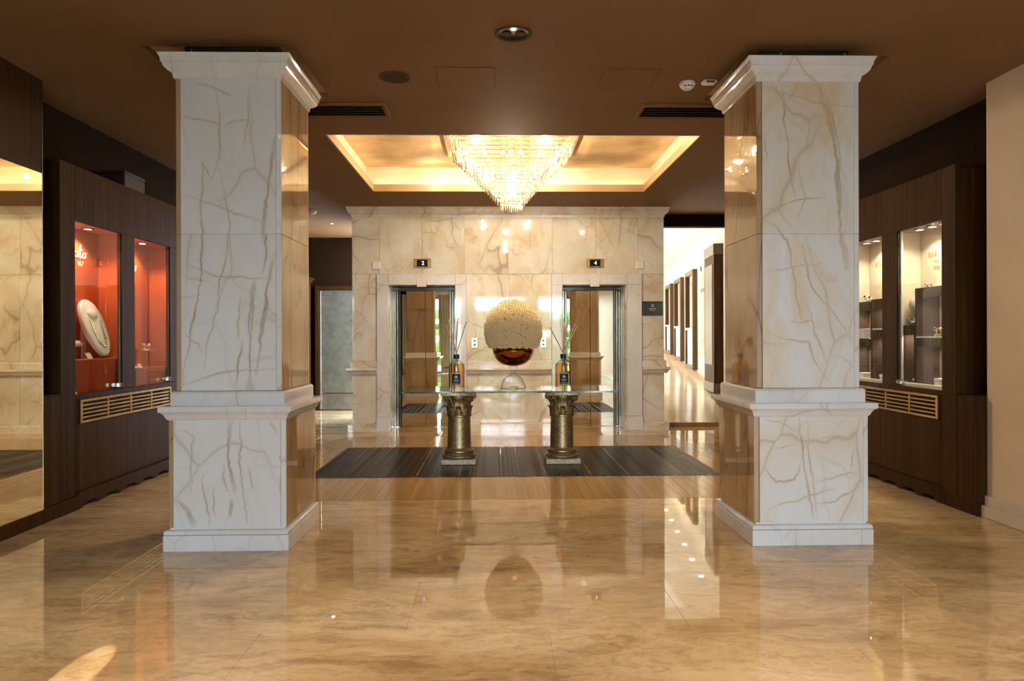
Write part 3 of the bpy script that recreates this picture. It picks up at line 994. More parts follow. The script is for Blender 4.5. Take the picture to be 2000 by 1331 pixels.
# ------------------------------------------------------------------ setting: bright corridor right of the lifts
BK = MB().box(WR, 3.95, 10.44, 10.60, 2.938, 3.36)
struct('wall_bulkhead', BK, M['dark_wall'])
struct('ceiling_corridor', MB().box(1.6, 6.2, 10.60, 27.0, 3.33, 3.42), M['corridor'])
SL, YR = 0.07, 10.25


def rz(y):
    return 0.06 + SL * (y - YR)


rp = MB()
rp.prism([(YR, -.05), (YR, .06), (26.5, rz(26.5)), (26.5, -.05)], 'x', WR - .02, 6.0)
struct('floor_ramp', rp, M['ramp'])
struct('trim_7', MB().box(WR - .01, 4.05, YR - .012, YR + .003, 0.0, .058, .003), M['rail_wood'])


def wx(y):
    return 4.13 + 0.1123 * (y - 13.1)


struct('wall_corridor', MB().prism([(wx(10.4), 10.4), (wx(26.5), 26.5), (wx(26.5) + .2, 26.5), (wx(10.4) + .2, 10.4)], 'z', 0, 3.36), M['corridor'])
struct('wall_corridor_end', MB().box(1.6, 6.2, 26.3, 26.5, 0, 3.36), M['corridor'])
mb = MB().box(1.55, 1.62, 11.6, 26.5, 0, 1.0).box(1.55, 1.62, 11.6, 26.5, 2.85, 3.36)
for k in range(6):
    mb.box(1.55, 1.62, 11.6 + k * 2.9, min(26.5, 13.9 + k * 2.9), 1.0, 2.85)
struct('wall_corridor_left', mb, M['corridor'])
wn4 = struct('window_4', MB().box(1.56, 1.61, 11.6, 26.5, 0.985, 1.03, .004), M['white'])
for k in range(5):
    obj('pane', MB().box(1.58, 1.585, 13.9 + k * 2.9, 14.5 + k * 2.9, 1.03, 2.85), M['glass'], wn4)
sk = MB()
for y0, y1 in ((10.4, 26.3),):
    vs = []
    for y in (y0, y1):
        for dx in (0.001, -0.03):
            for dz in (0.0, 0.115):
                vs.append((wx(y) + dx, y, rz(y) + dz))
    sk.add(vs, [(0, 1, 3, 2), (4, 6, 7, 5), (0, 4, 5, 1), (2, 3, 7, 6), (1, 5, 7, 3), (0, 2, 6, 4)])
struct('baseboard_corridor', sk, M['rail_wood'])
ang = math.atan(0.1123)


def wall_unit(name, label, cat, y, w, z0, z1, kind, group=None):
    t = thing(name, label, cat, (wx(y) - .002, y, z0), group)
    t.rotation_euler = (0, 0, -ang)
    h = z1 - z0
    fw = .10
    wd = M['wood_mid']
    mbs = []
    if kind == 'frame':
        for s in (-1, 1):
            o = obj('frame_stile', MB().box(-.10, 0, s * (w / 2) - (fw if s > 0 else 0), s * (w / 2) + (0 if s > 0 else fw), 0, h, .006), wd, t, world=False)
        obj('frame_rail', MB().box(-.10, 0, -w / 2 + fw, w / 2 - fw, h - .10, h, .006), wd, t, world=False)
        obj('frame_rail', MB().box(-.10, 0, -w / 2 + fw, w / 2 - fw, 0, .10, .006), wd, t, world=False)
        obj('mirror_panel', MB().box(-.05, -.01, -w / 2 + fw, w / 2 - fw, h * .42, h - .10), M['cabinet_mirror'], t, world=False)
        obj('lower_panel', MB().box(-.06, -.01, -w / 2 + fw, w / 2 - fw, .10, h * .40, .004), M['blue_panel'], t, world=False)
        obj('shelf', MB().box(-.11, -.01, -w / 2 + fw, w / 2 - fw, h * .40, h * .42, .004), M['white'], t, world=False)
        obj('knob', MB().sphere((-.075, 0, h * .22), .03, 10, 6), M['white'], t, world=False)
    elif kind == 'mirror':
        obj('glass', MB().box(-.03, 0, -w / 2, w / 2, 0, h, .006), M['cabinet_mirror'], t, world=False)
        for s in (-1, 1):
            for z in (.0, h - .12):
                obj('clip', MB().box(-.05, 0, s * (w / 2) - .06, s * (w / 2) + .06, z, z + .12, .01), M['chrome'], t, world=False)
        obj('band', MB().box(-.034, -.028, -w / 2, w / 2, h * .70, h * .74), M['steel_dark'], t, world=False)
    else:
        obj('side_panel', MB().box(-.16, 0, -w / 2, w / 2, .18, h - .20, .006), M['wood'], t, world=False)
        obj('base', MB().box(-.17, 0, -w / 2 - .01, w / 2 + .01, 0, .18, .006), M['wood_mid'], t, world=False)
        obj('head', MB().box(-.17, 0, -w / 2 - .01, w / 2 + .01, h - .20, h, .006), M['wood_mid'], t, world=False)
        obj('inset_panel', MB().box(-.170, -.158, -w / 2 + .12, w / 2 - .12, .5, h - .36, .004), M['wood_mid'], t, world=False)
    return t


wall_unit('wall_showcase', 'wood-framed wall showcase with pale lower panel, farthest in the corridor', 'showcase', 19.5, 1.15, rz(19.5) + .13, 2.74, 'frame', 'framed showcases in the corridor')
wall_unit('wall_showcase', 'wood-framed wall showcase with pale lower panel, middle of the corridor row', 'showcase', 17.7, 1.15, rz(17.7) + .13, 2.76, 'frame', 'framed showcases in the corridor')
wall_unit('wall_showcase', 'wood-framed wall showcase with pale lower panel, next to the clip-mounted mirror', 'showcase', 15.85, 1.1, rz(15.85) + .13, 2.78, 'frame', 'framed showcases in the corridor')
wall_unit('corridor_mirror', 'narrow wall mirror held by chrome clips in the corridor', 'mirror', 14.25, .95, .94, 2.78, 'mirror')
wall_unit('wood_pilaster', 'dark wooden wall panel at the near end of the corridor wall', 'panel', 13.1, .95, rz(13.1) + .03, 2.98, 'post')
for k in range(9):
    y = 13.6 + k * 1.05
    x = wx(y) - .24
    t = thing('downlight', ('nearest' if k == 0 else 'second nearest' if k == 1 else 'third nearest' if k == 2 else '%s from the near end' % ('fourth fifth sixth seventh eighth ninth'.split()[k - 3])) + ' small round downlight in the cream corridor ceiling', 'light', (x, y, 3.33), 'corridor downlights')
    obj('trim_ring', MB().lathe([(.055, 3.318), (.075, 3.318), (.075, 3.329), (.055, 3.329)], x, y, 16, False), M['white'], t)
    obj('lens', MB().lathe([(.054, 3.322), (.054, 3.329)], x, y, 16), M['lamp_on'], t)
    light('corridor_lamp', 'SPOT', (x, y, 3.31), E_CORRIDOR, PALE, spot_size=1.9, spot_blend=.5, shadow_soft_size=.03)
light('corridor_fill_lamp', 'AREA', (2.7, 15.0, 3.30), E_CORRIDOR * 1.6, PALE, shape='RECTANGLE', size=1.0, size_y=6.0)
light('corridor_fill_lamp', 'AREA', (3.0, 22.0, 3.30), E_CORRIDOR * 1.6, PALE, shape='RECTANGLE', size=1.0, size_y=6.0)

# ------------------------------------------------------------------ pillars
def veined_slab(x0, x1, z0, z1, yf, th, veins, xc, rng):
    """front slab with a fine grid; 'vein' and 'halo' point attributes carry the slab's own veins"""
    step = 0.005
    nx, nz = max(2, int((x1 - x0) / step)), max(2, int((z1 - z0) / step))
    gx, gz = np.linspace(x0, x1, nx + 1), np.linspace(z0, z1, nz + 1)
    X, Z = np.meshgrid(gx, gz)
    P = np.stack([X.ravel(), np.full(X.size, yf), Z.ravel()], 1)
    A = np.zeros(X.size)
    H = np.zeros(X.size)
    qx, qz = X.ravel() - xc, Z.ravel()
    for w, pts in veins:
        pl = [np.array(pts[0], float)]
        for a, b in zip(pts, pts[1:]):
            a, b = np.array(a, float), np.array(b, float)
            L = np.hypot(*(b - a))
            n = max(1, int(L / 0.02))
            nrm = np.array([-(b - a)[1], (b - a)[0]]) / max(L, 1e-6)
            j = 0
            for i in range(1, n + 1):
                j = 0.7 * j + rng.gauss(0, 0.0035)
                fade = math.sin(PI * i / n) if n > 1 else 0
                pl.append(a + (b - a) * i / n + nrm * j * min(1, fade * 2))
        pl = np.array(pl)
        wr = w * 0.00082
        T = len(pl) - 1
        for i in range(T):
            a, b = pl[i], pl[i + 1]
            lo, hi = np.minimum(a, b) - 0.09, np.maximum(a, b) + 0.09
            s = np.where((qx > lo[0]) & (qx < hi[0]) & (qz > lo[1]) & (qz < hi[1]))[0]
            if not len(s):
                continue
            d = b - a
            t = np.clip(((qx[s] - a[0]) * d[0] + (qz[s] - a[1]) * d[1]) / max(1e-9, d @ d), 0, 1)
            D = np.hypot(qx[s] - a[0] - t * d[0], qz[s] - a[1] - t * d[1])
            endf = min(1.0, 0.35 + 2.2 * min((i + .5) / T, 1 - (i + .5) / T))
            ww = wr * (0.8 + 0.35 * math.sin(i * 0.31 + w))
            if w >= 7:
                g_ = 0.5 + 0.5 * math.sin(i * 0.23 + 1.3 * w)
                core = 0.30 * np.exp(-(D / (ww * 1.7)) ** 4) + (0.35 + .3 * g_) * np.exp(-((D - ww * 1.5) / 0.0028) ** 2) + 0.35 * np.exp(-((D - ww * .5) / 0.0024) ** 2)
            else:
                core = np.exp(-(D / max(ww, .0024)) ** 2) * (0.50 + 0.08 * w)
            A[s] = np.maximum(A[s], np.clip(core * endf, 0, 1))
            H[s] = np.maximum(H[s], endf * 0.9 * np.exp(-(D / (0.009 + ww * 1.6)) ** 2))
    n = len(P)
    vs = P.tolist()
    m = nx + 1
    fs = [(j * m + i, j * m + i + 1, (j + 1) * m + i + 1, (j + 1) * m + i) for j in range(nz) for i in range(nx)]
    # back and edges
    c = [(0, 0), (nx, 0), (nx, nz), (0, nz)]
    bi = []
    for (i, j) in c:
        bi.append(len(vs))
        vs.append((gx[i], yf + th, gz[j]))
    fs.append((bi[3], bi[2], bi[1], bi[0]))
    bot = [i for i in range(m)]
    fs.append(tuple(reversed(bot)) + (bi[0], bi[1]))
    top = [nz * m + i for i in range(m)]
    fs.append(tuple(top) + (bi[2], bi[3]))
    lef = [j * m for j in range(nz + 1)]
    fs.append(tuple(lef) + (bi[3], bi[0]))
    rig = [j * m + nx for j in range(nz + 1)]
    fs.append(tuple(reversed(rig)) + (bi[1], bi[2]))
    me = bpy.data.meshes.new('front_slab')
    return me, vs, fs, np.concatenate([A, np.zeros(4)]), np.concatenate([H, np.zeros(4)])


def pillar(name, label, cx, veins_s, veins_d, mat_f, seed):
    rng = random.Random(seed)
    t = thing(name, label, 'pillar', (cx, PY, 0), 'marble pillars of the lobby')
    o = M['onyx']
    obj('plinth', MB().ring([(-.003, 0), (0, .003), (0, .0955), (-.003, .0984)], .3792, .3792, cx, PY), o, t)
    obj('torus', MB().ring([(.012, .0984), (.018, .102), (.0195, .112), (.017, .122), (.010, .128), (-.010, .129), (-.010, .140)], .358, .358, cx, PY), o, t, smooth=50)
    S, D, th = .3236, .358, .032

    def slabs(h, zs, veins, tag_):
        for z0, z1 in zip(zs, zs[1:]):
            for s in (-1, 1):
                a, b_ = (cx - h, cx - h + th) if s < 0 else (cx + h - th, cx + h)
                obj('side_slab', MB().box(a, b_, PY - h + .012, PY + h - .012, z0 + .0008, z1 - .0008, .0015), M['onyx_warm_lit'], t)
            for q in (-1, 1):
                ya, yb = (PY - h, PY - h + .0118) if q < 0 else (PY + h - .0118, PY + h)
                obj('corner_bead', MB().box(a, b_, ya, yb, z0 + .0008, z1 - .0008, .003), M['onyx'], t)
            obj('back_slab', MB().box(cx - h + th + .001, cx + h - th - .001, PY + h - th - .002, PY + h - .002, z0 + .0008, z1 - .0008, .0015), M['onyx_warm_lit'], t)
            me, vs, fs, A, H = veined_slab(cx - h + th + .0012, cx + h - th - .0012, z0 + .0008, z1 - .0008, PY - h + .002, th, veins, cx, rng)
            vs = [(p[0] - cx, p[1] - PY, p[2]) for p in vs]
            me.from_pydata(vs, [], fs)
            for nm, arr in (('vein', A), ('halo', H)):
                at = me.attributes.new(nm, 'FLOAT', 'POINT')
                at.data.foreach_set('value', arr.astype(np.float32))
            me.materials.append(M[mat_f])
            ob = bpy.data.objects.new('front_slab', me)
            COL.objects.link(ob)
            ob.parent = t
    slabs(D, (.140, .806), veins_d, 'dado')
    slabs(S, (.977, 1.947, 2.908), veins_s, 'shaft')
    obj('ledge', MB().ring([(of, z) for of, z in LEDGE], D, D, cx, PY), o, t, smooth=40)
    obj('collar', MB().ring(COLL[:1] + COLL[1:], D, D, cx, PY), o, t)
    obj('capital', MB().ring(CORN, S, S, cx, PY), o, t, smooth=35)
    obj('core', MB().box(cx - .28, cx + .28, PY - .28, PY + .28, .2, CEIL + .034), M['steel_dark'], t)
    for sx, sy in ((-.2, -1), (.2, -1), (-1, -.15), (-1, .25), (1, -.15), (1, .25)):
        px = cx + (sx * .385 if abs(sx) == 1 else sx)
        py = PY + (sy * .385 if abs(sy) == 1 else sy)
        obj('clip', MB().tube([(px, py, 3.038), (px, py, 3.047), (px + .006, py - .006, 3.052), (px, py, 3.062)], .0035, 6), M['chrome'], t)
    return t


VEINS_LS = [
  (4, [(-0.282, 2.672), (-0.182, 2.656), (-0.06, 2.628)]),
  (4, [(-0.198, 2.877), (-0.085, 2.848), (0.038, 2.796)]),
  (4, [(-0.077, 2.836), (-0.052, 2.697), (-0.053, 2.435), (-0.073, 2.361), (-0.118, 2.255)]),
  (4, [(-0.061, 2.37), (-0.013, 2.14), (0.008, 1.993), (-0.022, 1.763), (-0.055, 1.665), (-0.065, 1.485), (-0.121, 1.321), (-0.154, 1.109)]),
  (5, [(-0.163, 2.402), (-0.118, 2.304)]),
  (6, [(-0.158, 2.386), (-0.171, 2.124), (-0.16, 1.895), (-0.165, 1.698), (-0.21, 1.453), (-0.235, 1.305), (-0.284, 1.093), (-0.289, 0.995)]),
  (3, [(-0.28, 2.189), (-0.038, 2.107), (0.206, 2.017)]),
  (4, [(-0.285, 1.755), (-0.039, 1.681), (0.27, 1.665)]),
  (3, [(-0.282, 1.698), (-0.12, 1.649)]),
  (7, [(0.286, 2.534), (0.248, 2.288), (0.214, 1.993), (0.222, 1.894)]),
  (6, [(0.214, 2.026), (0.23, 1.796), (0.197, 1.698)]),
  (8, [(0.286, 1.829), (0.237, 1.632), (0.204, 1.369), (0.169, 1.074)]),
  (7, [(0.155, 1.648), (0.123, 1.402), (0.131, 1.304)]),
  (6, [(0.082, 1.288), (0.054, 1.14), (0.044, 1.001)]),
  (4, [(-0.284, 1.011), (-0.155, 1.059), (0.024, 1.1), (0.284, 1.115)]),
  (3, [(0.128, 2.878), (0.124, 2.649), (0.094, 2.477)]),
  (3, [(-0.028, 2.615), (0.044, 2.648), (0.127, 2.652)]),
  (3, [(-0.283, 1.338), (-0.186, 1.272), (-0.162, 1.207)]),
  (6, [(0.163, 1.665), (0.142, 1.386), (0.121, 0.993)]),
  (4, [(0.075, 1.583), (0.054, 1.386), (0.06, 1.288)]),
]
VEINS_RS = [
  (11, [(0.062, 2.892), (0.12, 2.735), (0.169, 2.522), (0.185, 2.307), (0.201, 2.044), (0.242, 1.731)]),
  (4, [(0.096, 2.892), (0.145, 2.736), (0.194, 2.522), (0.243, 2.275)]),
  (3, [(-0.286, 2.841), (-0.146, 2.833), (0.087, 2.768), (0.295, 2.753)]),
  (6, [(-0.165, 2.882), (-0.146, 2.718), (-0.127, 2.521), (-0.122, 2.389), (-0.081, 2.175)]),
  (4, [(-0.281, 2.093), (-0.098, 2.151), (0.118, 2.192)]),
  (5, [(-0.289, 2.044), (-0.198, 1.994), (-0.116, 1.846), (-0.096, 1.731), (-0.083, 1.567), (-0.042, 1.402)]),
  (3, [(-0.274, 1.715), (-0.116, 1.731), (0.084, 1.764)]),
  (5, [(-0.041, 1.879), (0.017, 1.616), (0.099, 1.517), (0.249, 1.319)]),
  (5, [(-0.117, 1.402), (-0.051, 1.386), (0.016, 1.402)]),
  (4, [(-0.275, 1.337), (-0.151, 1.287), (-0.001, 1.27), (0.032, 1.155), (0.148, 0.998)]),
  (4, [(-0.287, 2.602), (-0.255, 2.405)]),
  (4, [(-0.017, 1.517), (0.049, 1.303), (0.115, 1.122)]),
  (3, [(-0.064, 2.389), (-0.015, 2.175), (-0.065, 2.027)]),
]
VEINS_LD = [
  (4, [(-0.311, 0.735), (-0.25, 0.73), (-0.2, 0.695), (-0.216, 0.651), (-0.222, 0.486), (-0.208, 0.425), (-0.23, 0.346)]),
  (8, [(0.022, 0.789), (0.008, 0.632), (0.024, 0.475), (0.042, 0.362)]),
  (5, [(0.078, 0.789), (0.09, 0.649), (0.077, 0.527), (0.094, 0.387), (0.119, 0.16)]),
  (5, [(-0.018, 0.528), (-0.027, 0.458), (0.007, 0.362)]),
  (5, [(-0.139, 0.476), (-0.14, 0.346), (-0.106, 0.162)]),
  (4, [(0.129, 0.509), (0.163, 0.369)]),
  (12, [(-0.295, 0.303), (-0.261, 0.268), (-0.235, 0.242), (-0.206, 0.163)]),
  (9, [(0.024, 0.301), (0.015, 0.214)]),
  (4, [(0.26, 0.796), (0.302, 0.718)]),
  (9, [(0.328, 0.569), (0.359, 0.569)]),
  (9, [(0.332, 0.447), (0.336, 0.333)]),
  (5, [(-0.083, 0.389), (-0.071, 0.214)]),
]
VEINS_RD = [
  (6, [(-0.07, 0.8), (-0.066, 0.675), (-0.053, 0.551), (-0.027, 0.391), (0.004, 0.213), (0.009, 0.164)]),
  (4, [(-0.021, 0.8), (-0.017, 0.569), (0.018, 0.302), (0.035, 0.164)]),
  (4, [(-0.223, 0.605), (-0.169, 0.614), (-0.107, 0.622)]),
  (4, [(-0.294, 0.783), (-0.187, 0.756), (-0.079, 0.693)]),
  (5, [(-0.062, 0.524), (-0.107, 0.409), (-0.224, 0.392), (-0.322, 0.509)]),
  (3, [(-0.008, 0.648), (0.073, 0.67), (0.289, 0.678)]),
  (3, [(-0.278, 0.215), (-0.153, 0.268), (0.018, 0.311), (0.153, 0.345)]),
  (4, [(0.018, 0.257), (0.135, 0.265), (0.315, 0.361)]),
  (3, [(0.027, 0.39), (0.153, 0.425), (0.315, 0.459)]),
  (4, [(0.271, 0.593), (0.243, 0.442)]),
  (5, [(0.189, 0.309), (0.252, 0.326)]),
]

pillar('marble_pillar', 'white veined marble pillar on the left, beside the orange jewellery cabinet', PL, VEINS_LS, VEINS_LD, 'onyx_slab', 3)
pillar('marble_pillar', 'white marble pillar with yellow clouding on the right, beside the beige-lined cabinet', PR, VEINS_RS, VEINS_RD, 'onyx_gold', 5)

# ------------------------------------------------------------------ chandelier
CHX, CHY = 0.173, 7.592
ch = thing('chandelier', 'large stepped crystal chandelier hanging in the lit ceiling tray', 'chandelier', (CHX, CHY, ZT))
prof_z = [3.42, 3.32, 3.10, 2.907, 2.70, 2.664]
prof_w = [.715, .645, .44, .279, .115, .10]


def hw(z):
    return float(np.interp(z, prof_z[::-1], prof_w[::-1]))


obj('ceiling_plate', MB().box(CHX - .72, CHX + .72, CHY - .72, CHY + .72, 3.415, ZT, .006), M['gold_frame'], ch)
tiers = 20
zt0, zt1 = 3.40, 2.735
for k in range(tiers):
    z = zt0 + (zt1 - zt0) * k / (tiers - 1)
    w = hw(z - .070)
    fr = MB()
    r = .004
    for s in (-1, 1):
        fr.box(CHX - w, CHX + w, CHY + s * w - r, CHY + s * w + r, z - r, z + r)
        fr.box(CHX + s * w - r, CHX + s * w + r, CHY - w, CHY + w, z - r, z + r)
    tier = obj('tier_frame', fr, M['gold_frame'], ch)
    cr = MB()
    n = max(6, int(round(2 * w / .0215)))
    drop = .078
    for side in range(4):
        for i in range(n):
            u = -w + 2 * w * (i + .5) / n
            px, py = ((u, -w), (w, u), (-u, w), (-w, -u))[side]
            px += CHX
            py += CHY
            zz = z - .004
            for bl, br in ((.016, .0062), (.016, .0062), (drop - .032, .0075)):
                a = R.uniform(0, .8)
                vs = [(px, py, zz)] + [(px + br * math.cos(a + q * PI / 2), py + br * math.sin(a + q * PI / 2), zz - bl * .45) for q in range(4)] + [(px, py, zz - bl)]
                cr.add(vs, [(0, 1, 2), (0, 2, 3), (0, 3, 4), (0, 4, 1), (5, 2, 1), (5, 3, 2), (5, 4, 3), (5, 1, 4)])
                zz -= bl
    obj('crystals', cr, M['crystal'], tier, kind='stuff')
# two rods carry the tiers
for a in (-1, 1):
    obj('rod', MB().tube([(CHX + a * .10, CHY, 3.42), (CHX + a * .10, CHY, 2.74)], .006, 8), M['gold_frame'], ch)
bs = []
for i in range(6):
    bs.append((CHX - .46 + .184 * i, CHY - .36, 3.19))
    bs.append((CHX - .46 + .184 * i, CHY + .36, 3.19))
for i in range(3):
    bs.append((CHX - .20 + .20 * i, CHY - .14, 2.98))
for p in bs:
    b_ = obj('bulb', MB().sphere(p, (.014, .014, .028), 10, 8), M['bulb'], ch, smooth=True)
    obj('socket', MB().lathe([(.008, p[2] + .022), (.009, p[2] + .06)], p[0], p[1], 8), M['gold_frame'], ch)
for (x, y, z, e) in ((-.38, -.3, 3.26, 1), (.38, -.3, 3.26, 1), (-.38, .3, 3.26, 1), (.38, .3, 3.26, 1), (0, 0, 3.12, 1.2), (0, -.1, 2.92, .9), (0, 0, 2.80, .4)):
    light('chandelier_lamp', 'POINT', (CHX + x, CHY + y, z), E_CHANDELIER * e, WARM, shadow_soft_size=.022)

# ------------------------------------------------------------------ ceiling fittings
def disc_fitting(name, label, cat, x, y, r, kind):
    t = thing(name, label, cat, (x, y, CEIL))
    obj('rim', MB().lathe([(r * .82, CEIL - .004), (r * .9, CEIL - .011), (r, CEIL - .006), (r, CEIL + .0)], x, y, 40, False), M['ceiling_dark'], t, smooth=True)
    if kind == 'lamp':
        obj('reflector', MB().lathe([(r * .84, CEIL - .004), (r * .80, CEIL - .0015), (0.001, CEIL - .0012)], x, y, 40, False), M['steel_dark'], t, smooth=True)
        for a in (-.35, .35):
            obj('lens', MB().sphere((x + a * r, y, CEIL - .004), (r * .26, r * .26, .003), 14, 8), M['ceiling_dark'], t, smooth=True)
    else:
        g = MB()
        n = 11
        for i in range(n):
            u = -r * .8 + 1.6 * r * (i + .5) / n
            h = math.sqrt(max(0, (r * .82) ** 2 - u * u))
            g.box(x - h, x + h, y + u - .004, y + u + .004, CEIL - .006, CEIL - .001)
        obj('mesh_cover', MB().lathe([(.001, CEIL - .003), (r * .84, CEIL - .003)], x, y, 40, False), M['ceiling_dark'], t)
        obj('grille', g, M['ceiling_dark'], t)
    return t


disc_fitting('ceiling_downlight', 'round unlit brown downlight in the ceiling nearest the camera', 'light', .112, 4.236, .112, 'lamp')
disc_fitting('ceiling_speaker', 'round brown speaker grille flush in the ceiling near the left pillar', 'speaker', -.695, 4.954, .112, 'speaker')
for x0, x1, y0, y1, pos in ((-.405, .0, 4.775, 5.17, 'left'), (.742, 1.13, 4.78, 5.19, 'right')):
    t = thing('access_panel', 'square brown access panel in the ceiling, %s one of two' % pos, 'panel', ((x0 + x1) / 2, (y0 + y1) / 2, CEIL), 'ceiling access panels')
    obj('hatch', MB().box(x0 + .005, x1 - .005, y0 + .005, y1 - .005, CEIL - .0025, CEIL - .0003, .001), M['ceiling'], t)
    f = MB()
    for a, b_, c_, d_ in ((x0, x1, y0, y0 + .003), (x0, x1, y1 - .003, y1), (x0, x0 + .003, y0, y1), (x1 - .003, x1, y0, y1)):
        f.box(a, b_, c_, d_, CEIL - .0015, CEIL - .0003)
    obj('edge', f, M['ceiling_dark'], t)
for x0, x1, pos in ((-1.86, -.85, 'left'), (1.143, 2.15, 'right')):
    y0, y1 = 5.50, 5.845
    t = thing('ceiling_vent', 'long brown slatted air vent in the ceiling behind the %s pillar' % pos, 'vent', ((x0 + x1) / 2, (y0 + y1) / 2, CEIL), 'ceiling air vents')
    f = MB()
    e = .035
    f.box(x0, x1, y0, y0 + e, CEIL - .016, CEIL - .0005, .004).box(x0, x1, y1 - e, y1, CEIL - .016, CEIL - .0005, .004)
    f.box(x0, x0 + e, y0 + e, y1 - e, CEIL - .016, CEIL - .0005, .004).box(x1 - e, x1, y0 + e, y1 - e, CEIL - .016, CEIL - .0005, .004)
    obj('frame', f, M['ceiling'], t)
    obj('duct', MB().box(x0 + e, x1 - e, y0 + e, y1 - e, CEIL - .002, CEIL - .0005), M['black'], t)
    for i in range(5):
        yy = y0 + e + (y1 - y0 - 2 * e) * (i + .5) / 5
        b_ = MB().box(x0 + e, x1 - e, -.020, .020, -.002, .002).xform(Matrix.Translation((0, yy, CEIL - .011)) @ Matrix.Rotation(.35, 4, 'X'))
        obj('slat', b_, M['ceiling_dark'], t)
def smoke(x, y, label):
    t = thing('smoke_detector', label, 'smoke detector', (x, y, CEIL))
    obj('base', MB().lathe([(.052, CEIL - .0005), (.057, CEIL - .008), (.056, CEIL - .020)], x, y, 32), M['white'], t, smooth=40)
    obj('dome', MB().lathe([(.054, CEIL - .020), (.050, CEIL - .032), (.036, CEIL - .046), (.032, CEIL - .050), (.001, CEIL - .052)], x, y, 32, False), M['white'], t, smooth=40)
    for a in (-2.1, -1.57, -1.04):
        obj('slot', MB().box(-.008, .008, -.002, .002, -.004, .004).xform(Matrix.Translation((x + .0465 * math.cos(a), y + .0465 * math.sin(a), CEIL - .036)) @ Matrix.Rotation(a + PI / 2, 4, 'Z')), M['black'], t)
smoke(1.372, 5.034, 'white round smoke detector on the ceiling near the right pillar')
smoke(-2.592, 10.14, 'white round smoke detector on the ceiling in the dark passage left of the lifts')
t = thing('motion_sensor', 'small white rectangular ceiling sensor beside the right pillar top', 'sensor', (1.517, 4.99, CEIL))
obj('case', MB().box(1.465, 1.569, 4.955, 5.03, CEIL - .028, CEIL - .0005, .012), M['white'], t)
obj('lens', MB().box(1.488, 1.548, 4.952, 4.962, CEIL - .026, CEIL - .014, .003), M['ceiling_dark'], t)
t = thing('recessed_spot', 'small lit ceiling spotlight in the dark passage left of the lifts', 'light', (-2.586, 11.3, CEIL))
obj('trim_ring', MB().lathe([(.026, CEIL - .004), (.042, CEIL - .006), (.044, CEIL - .0005)], -2.586, 11.3, 20, False), M['ceiling_dark'], t)
obj('lens', MB().lathe([(.001, CEIL - .003), (.027, CEIL - .003)], -2.586, 11.3, 20, False), M['lamp_on'], t)
light('passage_lamp', 'SPOT', (-2.586, 11.3, CEIL - .02), E_SPOT, CREAM, spot_size=1.7, spot_blend=.6, shadow_soft_size=.03)

